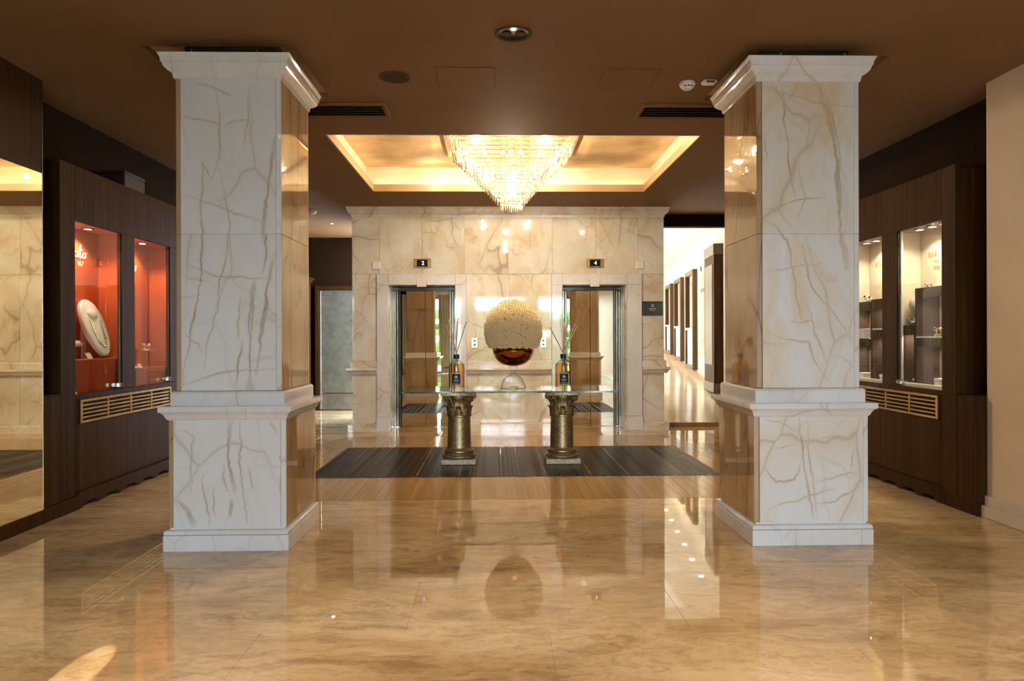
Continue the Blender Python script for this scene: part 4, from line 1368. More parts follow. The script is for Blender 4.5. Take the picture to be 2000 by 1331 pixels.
# ------------------------------------------------------------------ glass table on two column pedestals
TX, TY, TZ = .152, 7.43, .765
def pedestal(cx, label):
    t = thing('column_pedestal', label, 'pedestal', (cx, TY, 0), 'gilded column pedestals')
    b = M['bronze']
    obj('plinth', MB().box(cx - .178, cx + .178, TY - .178, TY + .178, .0, .054, .005), M['bronze_pale'], t)
    obj('base', MB().lathe([(.168, .054), (.176, .066), (.176, .078), (.166, .090), (.150, .094), (.146, .104), (.150, .110), (.156, .120), (.154, .132), (.142, .140), (.132, .146), (.126, .158)], cx, TY, 40), b, t, smooth=40)
    obj('shaft', MB().lathe([(.126, .158), (.123, .17), (.121, .32), (.117, .478)], cx, TY, 40), b, t, smooth=40)
    obj('necking', MB().lathe([(.117, .476), (.128, .480), (.130, .490), (.128, .498), (.118, .503)], cx, TY, 40), b, t, smooth=40)
    obj('bell', MB().lathe([(.112, .500), (.112, .60), (.122, .66), (.140, .705)], cx, TY, 32), b, t, smooth=40)

    def leaf(ang, z0, h, r0, w, curl):
        m = MB()
        n = 7
        vs, fs = [], []
        for i in range(n + 1):
            s = i / n
            z = z0 + h * (s if s < .8 else .8 + .2 * math.sin((s - .8) / .2 * PI / 2) * .6)
            r = r0 + .012 * s + curl * max(0, s - .55) ** 1.6 * 5
            ww = w * (math.sin(PI * min(1, .28 + .62 * s)) ** .7) * (1 + .16 * (-1) ** i)
            for a, dr in ((-1, -.010), (-.5, .004), (0, .012), (.5, .004), (1, -.010)):
                vs.append((r + dr, a * ww, z))
        for i in range(n):
            for q in range(4):
                a = i * 5 + q
                fs.append((a, a + 1, a + 6, a + 5))
        k0 = len(vs)
        vs2 = [(p[0] - .014, p[1] * .9, p[2]) for p in vs]
        fs2 = [tuple(i + k0 for i in reversed(f)) for f in fs]
        rim = []
        m.add(vs + vs2, fs + fs2)
        m.xform(Matrix.Translation((cx, TY, 0)) @ Matrix.Rotation(ang, 4, 'Z'))
        return m
    for k in range(8):
        obj('acanthus_leaf', leaf(-PI / 2 + k * PI / 4, .503, .095, .114, .046, .010), b, t, smooth=60)
    for k in range(8):
        obj('acanthus_leaf', leaf(-PI / 2 + PI / 8 + k * PI / 4, .545, .130, .114, .044, .020), b, t, smooth=60)
    for k in range(4):
        a = -PI / 2 + PI / 4 + k * PI / 2
        m = MB()
        for s in (-1, 1):
            pts = []
            for i in range(22):
                q = i / 21
                th = q * 3.4 * PI
                rr = .030 * (1 - .78 * q)
                pts.append((.182 - .002 + rr * math.cos(th + PI / 2) * .8, s * .016, .672 + rr * math.sin(th + PI / 2)))
            stem = [(.120, s * .035, .590), (.135, s * .03, .65), (.158, s * .022, .698)]
            m.tube(stem + pts, [.009] * 3 + [.009 * (1 - .5 * i / 21) for i in range(22)], 7)
        m.xform(Matrix.Translation((cx, TY, 0)) @ Matrix.Rotation(a, 4, 'Z'))
        obj('volute', m, b, t, smooth=60)
        m = MB()
        m.sphere((.158, 0, .690), (.022, .030, .022), 12, 8)
        for q in range(6):
            w_ = 2 * PI * q / 6
            m.sphere((.166, .026 * math.cos(w_), .690 + .020 * math.sin(w_)), (.010, .012, .010), 8, 6)
        m.xform(Matrix.Translation((cx, TY, 0)) @ Matrix.Rotation(-PI / 2 + k * PI / 2, 4, 'Z'))
        obj('rosette', m, M['bronze_pale'], t, smooth=True)
    # abacus with concave sides
    poly = []
    for k in range(4):
        for i in range(9):
            u = -1 + 2 * i / 8
            d = .180 - .030 * (1 - u * u)
            x, y = u * .180, -d
            a = k * PI / 2
            poly.append((cx + x * math.cos(a) - y * math.sin(a), TY + x * math.sin(a) + y * math.cos(a)))
    obj('abacus', MB().prism(poly, 'z', .706, .742), b, t)
    for sx in (-1, 1):
        for sy in (-1, 1):
            obj('pad', MB().lathe([(.012, .742), (.012, .748)], cx + sx * .12, TY + sy * .12, 12), M['glass_edge'], t)
    return t
M['bronze_pale'] = plain('pale_antique_gold', (0.48, 0.40, 0.26), 0.45, 0.45, 0.35, 70.0, bump=0.4)
pedestal(-.385, 'antique gold column pedestal under the left end of the glass table top')
pedestal(.690, 'antique gold column pedestal under the right end of the glass table top')

gx0, gx1, gy0, gy1 = -.955, 1.245, 7.06, 7.86
t = thing('glass_table_top', 'clear rectangular glass top lying on two column pedestals', 'table top', (TX, 7.46, .748))
obj('glass_sheet', MB().box(gx0 + .002, gx1 - .002, gy0 + .002, gy1 - .002, .7485, TZ, .001), M['table_glass'], t)
e = MB()
e.box(gx0, gx1, gy0 - .001, gy0 + .002, .7487, TZ - .0003).box(gx0, gx1, gy1 - .002, gy1 + .001, .7487, TZ - .0003)
e.box(gx0 - .001, gx0 + .002, gy0, gy1, .7487, TZ - .0003).box(gx1 - .002, gx1 + .001, gy0, gy1, .7487, TZ - .0003)
obj('edge', e, M['glass_edge'], t, label='dark green polished edge')

# flower vase
VX, VY = .181, 7.43
t = thing('footed_vase', 'amber mirrored bowl vase on a clear glass foot at the table centre', 'vase', (VX, VY, TZ))
ft = MB()
ft.lathe([(.012, TZ + .004), (.122, TZ + .001), (.135, TZ + .008), (.134, TZ + .02), (.122, TZ + .055), (.100, TZ + .100), (.070, TZ + .130), (.034, TZ + .147), (.026, TZ + .16), (.024, TZ + .185), (.030, TZ + .205), (.044, TZ + .216), (.050, TZ + .226), (.046, TZ + .234), (.02, TZ + .237)], VX, VY, 40)
obj('foot', ft, M['vessel_glass'], t, smooth=True)
obj('foot_knop', MB().sphere((VX, VY, TZ + .172), (.021, .021, .013), 16, 8), M['vessel_glass'], t, smooth=True)
bw = []
for i in range(13):
    a = PI / 2 * i / 12
    bw.append((.03 + .187 * math.sin(a), TZ + .237 + .185 * (1 - math.cos(a))))
bw += [(.2175, TZ + .416), (.210, TZ + .416), (.205, TZ + .41)]
obj('bowl', MB().lathe(bw, VX, VY, 48), M['amber_bowl'], t, smooth=True)

FC = Vector((VX, VY, 1.374))
FR = .300
FZS = 1.08
fl = thing('flower_ball', 'large dome of small cream roses standing in the amber vase', 'flowers', (VX, VY, 1.18))
cut_z = 1.186
cm = MB()
pr = []
for i in range(15):
    z = cut_z + .012 + (FC.z + FR * FZS - .02 - cut_z - .012) * i / 14
    pr.append((math.sqrt(max(1e-5, (FR - .02) ** 2 - ((z - FC.z) / FZS) ** 2)), z))
obj('core', cm.lathe(pr, VX, VY, 32), M['bloom_core'], fl, smooth=True)
fb = MB()
N = 1500
gr = PI * (3 - math.sqrt(5))
for i in range(N):
    z = 1 - 2 * (i + .5) / N
    rr = math.sqrt(1 - z * z)
    d = Vector((rr * math.cos(gr * i), rr * math.sin(gr * i), z))
    d = (d + Vector((R.gauss(0, 1), R.gauss(0, 1), R.gauss(0, 1))) * .010).normalized()
    p = FC + Vector((d.x, d.y, d.z * FZS)) * (FR - .012)
    if p.z < cut_z + .012:
        continue
    tz = d
    tx = tz.orthogonal().normalized()
    ty = tz.cross(tx)
    s = .0185 * R.uniform(.85, 1.12)
    a0 = R.uniform(0, 6.28)
    h0 = R.uniform(-.003, .005)
    vs, fs = [], []
    for (n, r, h, tw) in ((5, 1.0, -.3, 0), (5, .92, .55, .6), (5, .50, .42, 0.2), (5, .42, .95, .8), (4, .16, .62, .3)):
        for q in range(n):
            a = a0 + tw + 2 * PI * q / n + R.uniform(-.15, .15)
            vs.append(tuple(p + (tx * math.cos(a) + ty * math.sin(a)) * s * r * R.uniform(.9, 1.1) + tz * (h * s + h0)))
    for L in range(3):
        for q in range(5):
            a, b_ = L * 5 + q, L * 5 + (q + 1) % 5
            fs.append((a, b_, b_ + 5, a + 5))
    for q in range(5):
        fs.append((15 + q, 15 + (q + 1) % 5, 20 + q % 4))
    fs.append((20, 21, 22, 23))
    fb.add(vs, fs)
obj('blooms', fb, M['blossom'], fl, kind='stuff')

# reed diffusers
def diffuser(cx, cy, label, sticks):
    t = thing('reed_diffuser', label, 'reed diffuser', (cx, cy, TZ), 'reed diffusers on the glass table')
    z = TZ
    out = [(.060, z), (.080, z + .002), (.086, z + .012), (.086, z + .235), (.083, z + .252), (.070, z + .272), (.045, z + .292), (.030, z + .300), (.027, z + .318), (.024, z + .318), (.026, z + .302), (.040, z + .289)]
    obj('bottle', MB().lathe(out, cx, cy, 40), M['vessel_glass'], t, smooth=35)
    inn = [(.001, z + .014), (.078, z + .014), (.081, z + .022), (.081, z + .236), (.077, z + .252), (.066, z + .268), (.001, z + .268)]
    obj('perfume', MB().lathe(inn, cx, cy, 40, False), M['amber'], t, smooth=35)
    obj('neck_collar', MB().lathe([(.0275, z + .316), (.031, z + .318), (.031, z + .360), (.026, z + .362), (.022, z + .350)], cx, cy, 24), M['collar'], t, smooth=35)
    # label bent round the front of the bottle
    def patch(half, z0, z1, r, mat, nm, par):
        m = MB()
        n = 10
        vs = []
        for i in range(n + 1):
            a = -PI / 2 - half + 2 * half * i / n
            for rr in (r, r + .0012):
                for zz in (z0, z1):
                    vs.append((cx + rr * math.cos(a), cy + rr * math.sin(a), zz))
        fs = []
        for i in range(n):
            a = i * 4
            b_ = a + 4
            fs += [(a, a + 1, b_ + 1, b_), (a + 2, b_ + 2, b_ + 3, a + 3), (a, b_, b_ + 2, a + 2), (a + 1, a + 3, b_ + 3, b_ + 1)]
        fs += [(0, 2, 3, 1), (n * 4, n * 4 + 1, n * 4 + 3, n * 4 + 2)]
        m.add(vs, fs)
        return obj(nm, m, mat, par)
    lb = patch(.60, z + .045, z + .168, .0864, M['label_rim'], 'label', t)
    patch(.52, z + .052, z + .161, .0872, M['label'], 'label_face', lb)
    em = MB()
    yf = cy - .0895
    em.sphere((cx, yf, z + .128), (.010, .0012, .015), 10, 6)
    em.sphere((cx - .012, yf, z + .126), (.005, .0012, .009), 8, 5).sphere((cx + .012, yf, z + .126), (.005, .0012, .009), 8, 5)
    for zz, hw_ in ((.098, .030), (.090, .022), (.066, .034)):
        x = cx - hw_
        while x < cx + hw_:
            l = R.uniform(.003, .006)
            em.box(x, min(x + l, cx + hw_), yf - .0005, yf + .003, z + zz - .0025, z + zz + .0025)
            x += l + .002
    obj('print', em, M['label_rim'], lb)
    for (bx, by, tx_, ty_, tz_, dk) in sticks:
        o = obj('reed', MB().tube([(cx + bx, cy + by, z + .03), (cx + bx * .15, cy + by * .15, z + .355), (cx + tx_, cy + ty_, z + tz_)], .0040, 6), M['reed_dark'] if dk else M['reed'], t)
    return t
diffuser(-.412, 7.43, 'amber reed diffuser bottle on the left of the flower vase',
         [(.03, 0, -.085, -.03, .735, 0), (.03, .02, -.065, .03, .70, 0), (.02, -.02, -.015, -.02, .742, 0), (-.01, .02, .0, .03, .73, 0), (-.02, -.02, .02, -.03, .745, 0), (-.03, 0, .105, .0, .705, 1), (.04, .01, -.105, .01, .66, 0), (-.02, .03, .008, .05, .71, 0)])
diffuser(.708, 7.43, 'amber reed diffuser bottle on the right of the flower vase',
         [(.04, 0, -.14, -.02, .64, 1), (.02, .02, -.03, .02, .72, 0), (.01, -.02, .0, -.03, .74, 0), (-.01, .02, .02, .04, .70, 0), (-.02, -.02, .04, -.02, .73, 0), (-.03, .01, .13, .0, .68, 0), (-.035, -.01, .155, .02, .665, 0), (-.02, .03, .06, .04, .71, 0)])

# ------------------------------------------------------------------ display cabinets in the side walls
def cabinet(side, label, lining, ya, yb, wins, vent, ztop, name='display_cabinet'):
    """side = -1 left (faces +X), +1 right (faces -X). All boxes given as (depth into the wall d0..d1, y0..y1, z0..z1)."""
    X0 = -3.2 if side < 0 else 3.46

    def B(mb, d0, d1, y0, y1, z0, z1, c=.003):
        a, b_ = X0 + side * d0, X0 + side * d1
        return mb.box(min(a, b_), max(a, b_), y0, y1, z0, z1, c)
    t = thing(name, label, 'cabinet', (X0, ya, 0), 'wooden jewellery display cabinets')
    wd = M['wood']
    z0, z1 = .875, 2.205
    ys = [ya] + [v for w_ in wins for v in w_] + [yb]
    for i in range(0, len(ys), 2):
        obj('stile', B(MB(), 0, .04, ys[i] + .0006, ys[i + 1] - .0006, .10 if i == 0 else z0, ztop if i == 0 else z1), wd, t)
    obj('top_board', B(MB(), 0.001, .04, wins[0][0] + .0006, yb, z1, ztop), wd, t)
    obj('rail', B(MB(), 0, .04, wins[0][0] + .0006, yb, vent[3], z0), wd, t)
    obj('lower_panel', B(MB(), 0.001, .04, wins[0][0] + .016, yb, .132, vent[2] - .004), wd, t)
    obj('lower_stile', B(MB(), 0.0, .04, wins[0][0] + .0006, wins[0][0] + .015, .132, vent[3] - .001), wd, t)
    obj('carcass_top', B(MB(), .04, .30, ya + .001, yb, ztop - .03, ztop - .0005, .002), wd, t)
    obj('carcass_side', B(MB(), .04, .26, ya + .001, ya + .03, .10, ztop - .031, .002), wd, t)
    obj('carcass_body', B(MB(), .05, .255, ya + .031, yb, .02, vent[3] + .01, .002), M['black'], t)
    # plinth board with scalloped underside
    pts = []
    yy0, yy1 = wins[0][0] + .012, yb
    n = 64
    for i in range(n + 1):
        u = i / n
        yv = yy0 + (yy1 - yy0) * u
        s = math.sin(u * 7 * PI) ** 2
        pts.append((yv, .006 + .032 * (1 if s > .55 else s / .55) * (0 if u < .03 else 1)))
    poly = pts + [(yy1, .130), (yy0, .130)]
    a, b_ = X0 - side * .02, X0 + side * .03
    obj('plinth_board', MB().prism(poly, 'x', min(a, b_), max(a, b_)), wd, t)
    # air grille
    v0, v1, vz0, vz1 = vent
    g = obj('air_grille', B(B(B(B(MB(), -.012, .01, v0, v1, vz0, vz0 + .022, .004), -.012, .01, v0, v1, vz1 - .022, vz1, .004), -.012, .01, v0, v0 + .03, vz0 + .022, vz1 - .022, .004), -.012, .01, v1 - .03, v1, vz0 + .022, vz1 - .022, .004), M['brass'], t, label='brass air grille with horizontal slats')
    obj('grille_back', B(MB(), .030, .045, v0, v1, vz0, vz1, 0), M['black'], g)
    ns = 4
    wv = (v1 - v0 - .06) / ns
    for i in range(1, ns):
        obj('mullion', B(MB(), -.010, .01, v0 + .03 + i * wv - .011, v0 + .03 + i * wv + .011, vz0 + .022, vz1 - .022, .003), M['brass'], g)
    for i in range(ns):
        for j in range(4):
            zz = vz0 + .022 + (vz1 - vz0 - .044) * (j + .75) / 4.6
            obj('slat', B(MB(), -.006, .012, v0 + .03 + i * wv + .011, v0 + .03 + (i + 1) * wv - .011, zz - .008, zz + .006, .002), M['brass'], g)
    lin = M[lining]
    for i, (w0, w1) in enumerate(wins):
        c0, c1 = w0 - .09, w1 + .10
        D = .255 if side < 0 else .275
        obj('case_back', B(MB(), D, D + .01, c0, c1, z0 - .03, z1 + .06, .001), lin, t)
        obj('case_side', B(MB(), .042, D, c0 - .01, c0, z0 - .03, z1 + .06, .001), lin, t)
        obj('case_side', B(MB(), .042, D, c1, c1 + .01, z0 - .03, z1 + .06, .001), lin, t)
        obj('case_floor', B(MB(), .042, D, c0, c1, z0 - .02, z0 - .005, .001), lin, t)
        ct = obj('case_ceiling', B(MB(), .042, D, c0, c1, z1 + .004, z1 + .02, .001), M['riser_in'] if side > 0 else lin, t)
        pn = obj('glass_pane', B(MB(), .018, .024, w0 + .001, w1 - .001, z0 + .001, z1 - .001, 0), M['glass'], t)
        ez = w1 if side < 0 else w1
        obj('pane_edge', B(MB(), .010, .026, w1 - .006, w1 - .001, z0, z1, .001), M['steel_dark'], t)
        if side > 0:
            obj('inner_sill', B(MB(), .028, .047, w0, w1, z0, z0 + .034, .003), M['ivory'], t)
            obj('inner_post', B(MB(), .028, .047, w1 - .022, w1 - .001, z0 + .034, z1 - .001, .003), M['ivory'], t)
        lk = B(MB(), -.016, .02, w1 - .062, w1 - .012, z0 + .012, z0 + .055, .006)
        a = X0 - side * .018
        lk.sphere((a, w1 - .037, z0 + .034), (.010, .012, .012), 12, 8)
        obj('lock', lk, M['chrome'], t)
        nl = 1 if side < 0 else 3
        for q in range(nl):
            ly = (w0 + w1) / 2 + (0.06 if nl == 1 else (q - 1) * .17)
            lx = X0 + side * (.13 if nl == 1 else .12)
            m = MB().lathe([(.030, z1 - .010), (.052, z1 - .010), (.052, z1 + .003), (.030, z1 + .003)], lx, ly, 20, False)
            obj('lamp_ring', m, M['chrome'], ct)
            obj('lamp_lens', MB().lathe([(.001, z1 - .007), (.031, z1 - .007)], lx, ly, 20, False), M['lamp_on'], ct)
            light('case_lamp', 'SPOT', (lx, ly, z1 - .014), E_CASE * (1.6 if nl == 1 else .75), CREAM, spot_size=2.3, spot_blend=.5, shadow_soft_size=.02)
        if side < 0:
            obj('lamp_wire', MB().tube([(X0 - .05, w0 + .05, z1 + .003), (X0 - .05, w0 + .06, z1 - .02), (X0 - .04, w0 + .03, z1 - .06), (X0 - .03, w0 + .01, z1 - .08)], .003, 6), M['ivory'], t)
    return t


cl = cabinet(-1, 'dark walnut display cabinet with orange-lined cases on the left wall', 'orange', 5.29, 7.60, ((5.48, 6.15), (6.37, 7.05)), (5.525, 7.05, .648, .834), 2.625)
cr = cabinet(1, 'dark walnut display cabinet with beige-lined cases on the right wall', 'cream_case', 5.26, 7.30, ((5.43, 6.045), (6.28, 6.90)), (5.466, 6.95, .648, .837), 2.60)
t = thing('small_box', 'small dark red-brown box lying on top of the left cabinet', 'box', (-3.33, 6.42, 2.625))
obj('case', MB().box(-3.42, -3.22, 6.24, 6.60, 2.6255, 2.745, .006), plain('dark_red_case', (.022, .007, .005), .5), t)
obj('lid', MB().box(-3.424, -3.216, 6.236, 6.604, 2.745, 2.768, .006), plain('dark_red_lid', (.020, .006, .004), .5), t)

# lettering inside the cases (the parts of the words that show)
LX = -3.2 - .255 + .0015
def script_ato(x, y0, z0, s, par):
    """handwritten 'ato' drawn as one thick stroke on the back wall; y grows to the right"""
    def arc(cy, cz, r, a0, a1, n=10, ry=1.0):
        return [(cy + r * ry * math.cos(a0 + (a1 - a0) * i / n), cz + r * math.sin(a0 + (a1 - a0) * i / n)) for i in range(n + 1)]
    strokes = [
        arc(.18, .2, .18, .3, .3 + 2 * PI, 14, .8) + [(.36, .38), (.34, .1), (.42, .02), (.55, .1)],
        [(.66, .85), (.60, .45), (.56, .12), (.64, .0), (.78, .08)],
        [(.46, .50), (.82, .52)],
        arc(1.02, .2, .18, PI / 2, PI / 2 + 2 * PI, 14, .85) + [(1.15, .34), (1.32, .36)],
    ]
    m = MB()
    for st_ in strokes:
        m.tube([(x, y0 + p[0] * s, z0 + p[1] * s) for p in st_], .0055, 6)
    return obj('lettering', m, M['ivory_letter'], par)
script_ato(LX, 5.90, 1.972, .135, cl)
text('lettering', '967', (LX, 5.985, 1.925), (PI / 2, 0, PI / 2), .060, M['ivory_letter'], cl)
script_ato(LX, 6.73, 1.945, .135, cl)
text('lettering', '967', (LX, 6.80, 1.895), (PI / 2, 0, PI / 2), .060, M['ivory_letter'], cl)
RX = 3.46 + .275 - .0015
text('lettering', 'BAF', (RX, 5.975, 2.0), (PI / 2, 0, -PI / 2), .074, M['gold_letter'], cr, extrude=.003)
text('lettering', 'VOI', (RX, 5.925, 1.935), (PI / 2, 0, -PI / 2), .042, M['gold_letter'], cr, extrude=.002)
text('lettering', 'POR', (RX, 5.92, 1.88), (PI / 2, 0, -PI / 2), .044, M['gold_letter'], cr, extrude=.002)
text('lettering', 'VN', (RX, 6.84, 2.0), (PI / 2, 0, -PI / 2), .085, M['gold_letter'], cr, extrude=.003)

# ---- left cases: what stands in them
def plinth_box(label, x0, x1, y0, y1, z0, z1, mat):
    t = thing('display_plinth', label, 'plinth', ((x0 + x1) / 2, (y0 + y1) / 2, z0), 'glossy orange plinths in the left cabinet')
    obj('body', MB().box(x0, x1, y0, y1, z0, z1 - .006, .002), mat, t)
    obj('top_sheet', MB().box(x0 - .002, x1 + .002, y0 - .002, y1 + .002, z1 - .006, z1, .001), M['orange'], t)
    return t
FZ = .8705
plinth_box('glossy orange plinth under the oval necklace stand', -3.44, -3.245, 5.44, 6.19, FZ, 1.138, M['orange_gloss'])
plinth_box('glossy orange plinth in the right-hand orange case', -3.44, -3.245, 6.33, 7.08, FZ, 1.030, M['orange_gloss'])

t = thing('necklace_stand', 'large ivory oval necklace stand leaning back in the orange case', 'stand', (-3.28, 5.99, 1.139))
def egg(u, hw_, hl):
    a = 2 * PI * u
    return (hw_ * math.sin(a) * (1 + .10 * math.cos(a)), hl * math.cos(a))
sl = MB()
rings = ((0, .80), (.004, .93), (.014, 1.0), (.030, 1.0), (.040, .93), (.044, .82))
n = 40
vs, fs = [], []
for d, sc_ in rings:
    for i in range(n):
        y, z = egg(i / n, .160, .250)
        vs.append((d, y * (1 - (1 - sc_) * .5) if sc_ > .85 else y * .9, z * (1 - (1 - sc_) * .35) if sc_ > .85 else z * .94))
for L in range(len(rings) - 1):
    for i in range(n):
        a, b_ = L * n + i, L * n + (i + 1) % n
        fs.append((a, b_, b_ + n, a + n))
fs += [tuple(range(n)), tuple(range((len(rings) - 1) * n, len(rings) * n))]
sl.add(vs, fs)
tilt = Matrix.Translation((-3.362, 5.985, 1.385)) @ Matrix.Rotation(-.35, 4, 'Y')
obj('board', MB().add(vs, fs).xform(tilt), M['ivory'], t, smooth=45)
nk = MB()
nk.sphere((.044, 0, .115), (.018, .070, .050), 20, 10)
obj('neck_pad', nk.xform(tilt), M['ivory'], t, smooth=True)
br = MB().box(-.01, .0, -.03, .03, -.20, .10, .002).xform(Matrix.Translation((-3.43, 5.99, 1.34)))
obj('strut', br, M['ivory'], t)
t = thing('necklace', 'long thin necklace with small stones draped on the ivory oval stand', 'necklace', (-3.30, 5.99, 1.25))
pts = []
for i in range(30):
    a = PI * i / 29
    pts.append((.050, -.072 * math.cos(a), .06 - .235 * math.sin(a) ** .8))
ck = MB().tube([tuple(tilt @ Vector(p)) for p in pts], .0032, 6)
obj('chain', ck, M['chain'], t)
for i in (6, 14, 15, 23):
    obj('stone', MB().sphere(tuple(tilt @ Vector((.053, pts[i][1], pts[i][2]))), .008, 8, 6), M['chain'], t)

def card(label, x, y, z, w, h, yaw, mat='card'):
    t = thing('price_card', label, 'card', (x, y, z), 'price cards in the cabinets')
    Mx = Matrix.Translation((x, y, z)) @ Matrix.Rotation(yaw, 4, 'Z') @ Matrix.Rotation(-.5, 4, 'Y')
    obj('face', MB().box(-.002, .002, -w / 2, w / 2, 0, h, .0005).xform(Mx), M[mat], t)
    Mf = Matrix.Translation((x, y, z)) @ Matrix.Rotation(yaw, 4, 'Z')
    obj('foot', MB().box(-.05, -.005, -w / 2 * .8, w / 2 * .8, 0, .004, .0005).xform(Mf), M[mat], t)
    return t
card('pale price card at the foot of the oval necklace stand', -3.268, 5.80, 1.139, .085, .055, .1)
card('pale price card beside the leaning ivory pad', -3.262, 6.60, 1.031, .08, .045, .1)
card('tiny pale card low in the corner of the left orange case', -3.235, 5.535, FZ, .055, .035, 0.0, 'ivory')
t = thing('bracelet_roll', 'ivory bracelet roll on a short post left of the oval stand', 'bracelet roll', (-3.38, 5.72, 1.139))
obj('roll', MB().tube([(-3.38, 5.55, 1.262), (-3.38, 5.86, 1.262)], .026, 16), M['ivory'], t, smooth=40)
obj('post', MB().lathe([(.03, 1.139), (.03, 1.146), (.010, 1.15), (.010, 1.24)], -3.38, 5.70, 14), M['ivory'], t)
t = thing('leaning_pad', 'narrow ivory jewellery pad leaning in the right-hand orange case', 'pad', (-3.29, 6.46, 1.031))
obj('board', MB().box(-.012, .012, -.07, .07, 0, .20, .009).xform(Matrix.Translation((-3.285, 6.46, 1.035)) @ Matrix.Rotation(-.45, 4, 'Y')), M['ivory'], t)
obj('foot', MB().box(-3.285, -3.255, 6.40, 6.56, 1.031, 1.050, .006), M['ivory'], t)
t = thing('ring_dish', 'round ivory ring dish on a clear stand in the right-hand orange case', 'dish', (-3.345, 6.88, 1.031))
obj('plate', MB().lathe([(.03, 1.180), (.075, 1.183), (.092, 1.192), (.092, 1.200), (.001, 1.197)], -3.345, 6.88, 32, False), M['ivory'], t, smooth=40)
obj('stem', MB().lathe([(.05, 1.031), (.05, 1.037), (.012, 1.04), (.012, 1.181)], -3.345, 6.88, 20), M['glass'], t)
obj('rim_band', MB().lathe([(.092, 1.190), (.0945, 1.192), (.0945, 1.199), (.092, 1.201)], -3.345, 6.88, 32, False), M['gold_frame'], t)
def ring_(x, y, z, r, rt, lab, nm='finger_ring'):
    t = thing(nm, lab, 'ring', (x, y, z), 'rings on the round dish')
    pts = [(x, y + r * math.cos(2 * PI * i / 18), z + r + rt + r * math.sin(2 * PI * i / 18)) for i in range(19)]
    obj('band', MB().tube(pts, rt, 6, False), M['gold_frame'], t, smooth=True)
    obj('stone', MB().sphere((x, y, z + 2 * r + rt * 2), rt * 1.6, 8, 6), M['white'], t)
ring_(-3.345, 6.80, 1.2, .020, .005, 'gold ring standing at the left end of the round dish')
ring_(-3.345, 6.845, 1.2, .020, .005, 'gold ring standing second on the round dish')
ring_(-3.345, 6.925, 1.2, .013, .009, 'thick pale ring standing at the right side of the round dish')

# ---- right cases: dark open risers and jewellery
def riser(label, y0, y1, zsh, z1, x0=3.512, x1=3.725):
    t = thing('display_riser', label, 'riser', ((x0 + x1) / 2, (y0 + y1) / 2, FZ), 'dark open risers in the right cabinet')
    w_ = .014
    m = M['riser']
    obj('back', MB().box(x1 - .012, x1, y0, y1, FZ, z1, .001), M['riser_in'], t)
    for a in (y0, y1 - w_):
        obj('side', MB().box(x0, x1 - .012, a, a + w_, FZ, z1, .002), m, t)
    zl = [FZ] + zsh + [z1 - .014]
    for i, z in enumerate(zl):
        obj('shelf' if 0 < i < len(zl) - 1 else ('base' if i == 0 else 'top'), MB().box(x0, x1 - .012, y0 + w_, y1 - w_, z, z + .014, .002), m if i == len(zl) - 1 else M['white'] if i else M['white'], t)
    for z in zsh + [z1 - .014]:
        obj('lamp_lens', MB().lathe([(.001, z - .004), (.012, z - .004), (.012, z - .001)], (x0 + x1) / 2, (y0 + y1) / 2, 12), M['lamp_on'], t)
        light('riser_lamp', 'SPOT', ((x0 + x1) / 2, (y0 + y1) / 2, z - .008), E_CASE * .7, CREAM, spot_size=2.4, spot_blend=.6, shadow_soft_size=.01)
        obj('apron', MB().box(x0 - .001, x0 + .012, y0 + w_, y1 - w_, z - .07, z - .001, .001), m, t)
    return t
riser('low dark riser at the far end of the near beige case', 5.87, 6.10, [], 1.395)
riser('tall dark riser with two openings in the near beige case', 5.38, 5.865, [1.285], 1.70)
riser('tall dark riser at the far side of the far beige case', 6.56, 6.98, [1.28], 1.63)
riser('narrow dark riser at the near side of the far beige case', 6.22, 6.555, [1.36], 1.645)
def bust(label, x, y, z, s):
    t = thing('jewellery_bust', label, 'bust', (x, y, z), 'white jewellery busts')
    pr_ = [(.055, 0), (.060, .01), (.050, .03), (.030, .05), (.036, .09), (.062, .15), (.070, .20), (.055, .25), (.026, .275), (.022, .32), (.014, .325)]
    obj('body', MB().lathe([(r * s, z + h * s) for r, h in pr_], x, y, 24, True, None), M['ivory'], t, smooth=50)
    return t
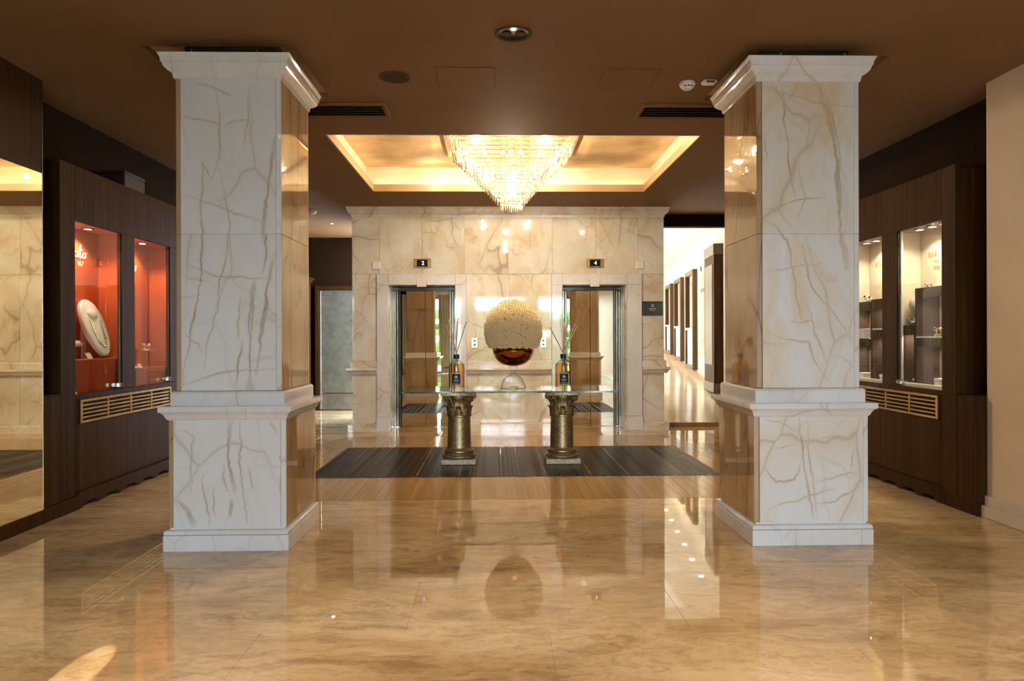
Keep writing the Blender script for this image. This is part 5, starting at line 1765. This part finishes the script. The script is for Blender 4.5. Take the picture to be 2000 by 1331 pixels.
def gem_set(name, label, x, y, z, s, mat, seed):
    rg = random.Random(seed)
    t = thing(name, label, 'jewellery', (x, y, z))
    pts = [(x + .02 * math.cos(a * 2), y + s * math.cos(a), z + .008 + s * .45 * (1 + math.sin(a))) for a in [2 * PI * i / 20 for i in range(21)]]
    obj('band', MB().tube(pts, s * .10, 6, False), M[mat], t, smooth=True)
    for i in range(7):
        p = pts[rg.randrange(20)]
        obj('stone', MB().sphere((p[0] - s * .1, p[1], p[2]), s * .2, 8, 6), M['steel_dark'] if i % 2 else M['white'], t)
    return t
bust('white jewellery bust on the low riser in the near beige case', 3.645, 6.055, 1.396, .92)
gem_set('dark_necklace', 'dark stone necklace lying by the white bust on the low riser', 3.555, 5.985, 1.396, .050, 'steel_dark', 2)
gem_set('gold_collar', 'coiled gold collar on the middle shelf of the tall riser', 3.56, 5.62, 1.300, .062, 'gold_letter', 4)
bust('white jewellery bust behind the gold collar on the tall riser', 3.635, 5.53, 1.300, .7)
gem_set('dark_brooch', 'dark brooch at the bottom of the low riser', 3.55, 5.905, FZ + .016, .045, 'steel_dark', 6)
card('tan card standing on top of the tall riser in the near case', 3.60, 5.70, 1.701, .10, .075, PI, 'card')
gem_set('dark_earrings', 'small dark earrings beside the tan card on the tall riser', 3.58, 5.80, 1.701, .028, 'steel_dark', 8)
def gift(label, x, y, z, w_, h):
    t = thing('jewellery_box', label, 'box', (x, y, z), 'white jewellery boxes')
    obj('body', MB().box(x - w_ / 2, x + w_ / 2, y - w_ / 2, y + w_ / 2, z, z + h * .6, .003), M['white'], t)
    obj('lid', MB().box(x - w_ / 2 - .003, x + w_ / 2 + .003, y - w_ / 2 - .003, y + w_ / 2 + .003, z + h * .6, z + h, .003), M['white'], t)
gift('white jewellery box at the bottom of the tall riser in the near case', 3.58, 5.60, FZ + .015, .09, .075)
gift('white jewellery box low on the left in the far beige case', 3.58, 6.78, FZ + .015, .10, .065)
gift('white jewellery box low on the right in the far beige case', 3.58, 6.40, FZ + .015, .10, .065)
gift('white jewellery box on the middle shelf in the far beige case', 3.58, 6.76, 1.295, .10, .08)
bust('white jewellery bust at the near edge of the far beige case', 3.60, 6.39, 1.375, .72)
gem_set('stone_brooch', 'pale stone brooch on top of the tall riser in the far beige case', 3.57, 6.74, 1.631, .05, 'ivory', 9)
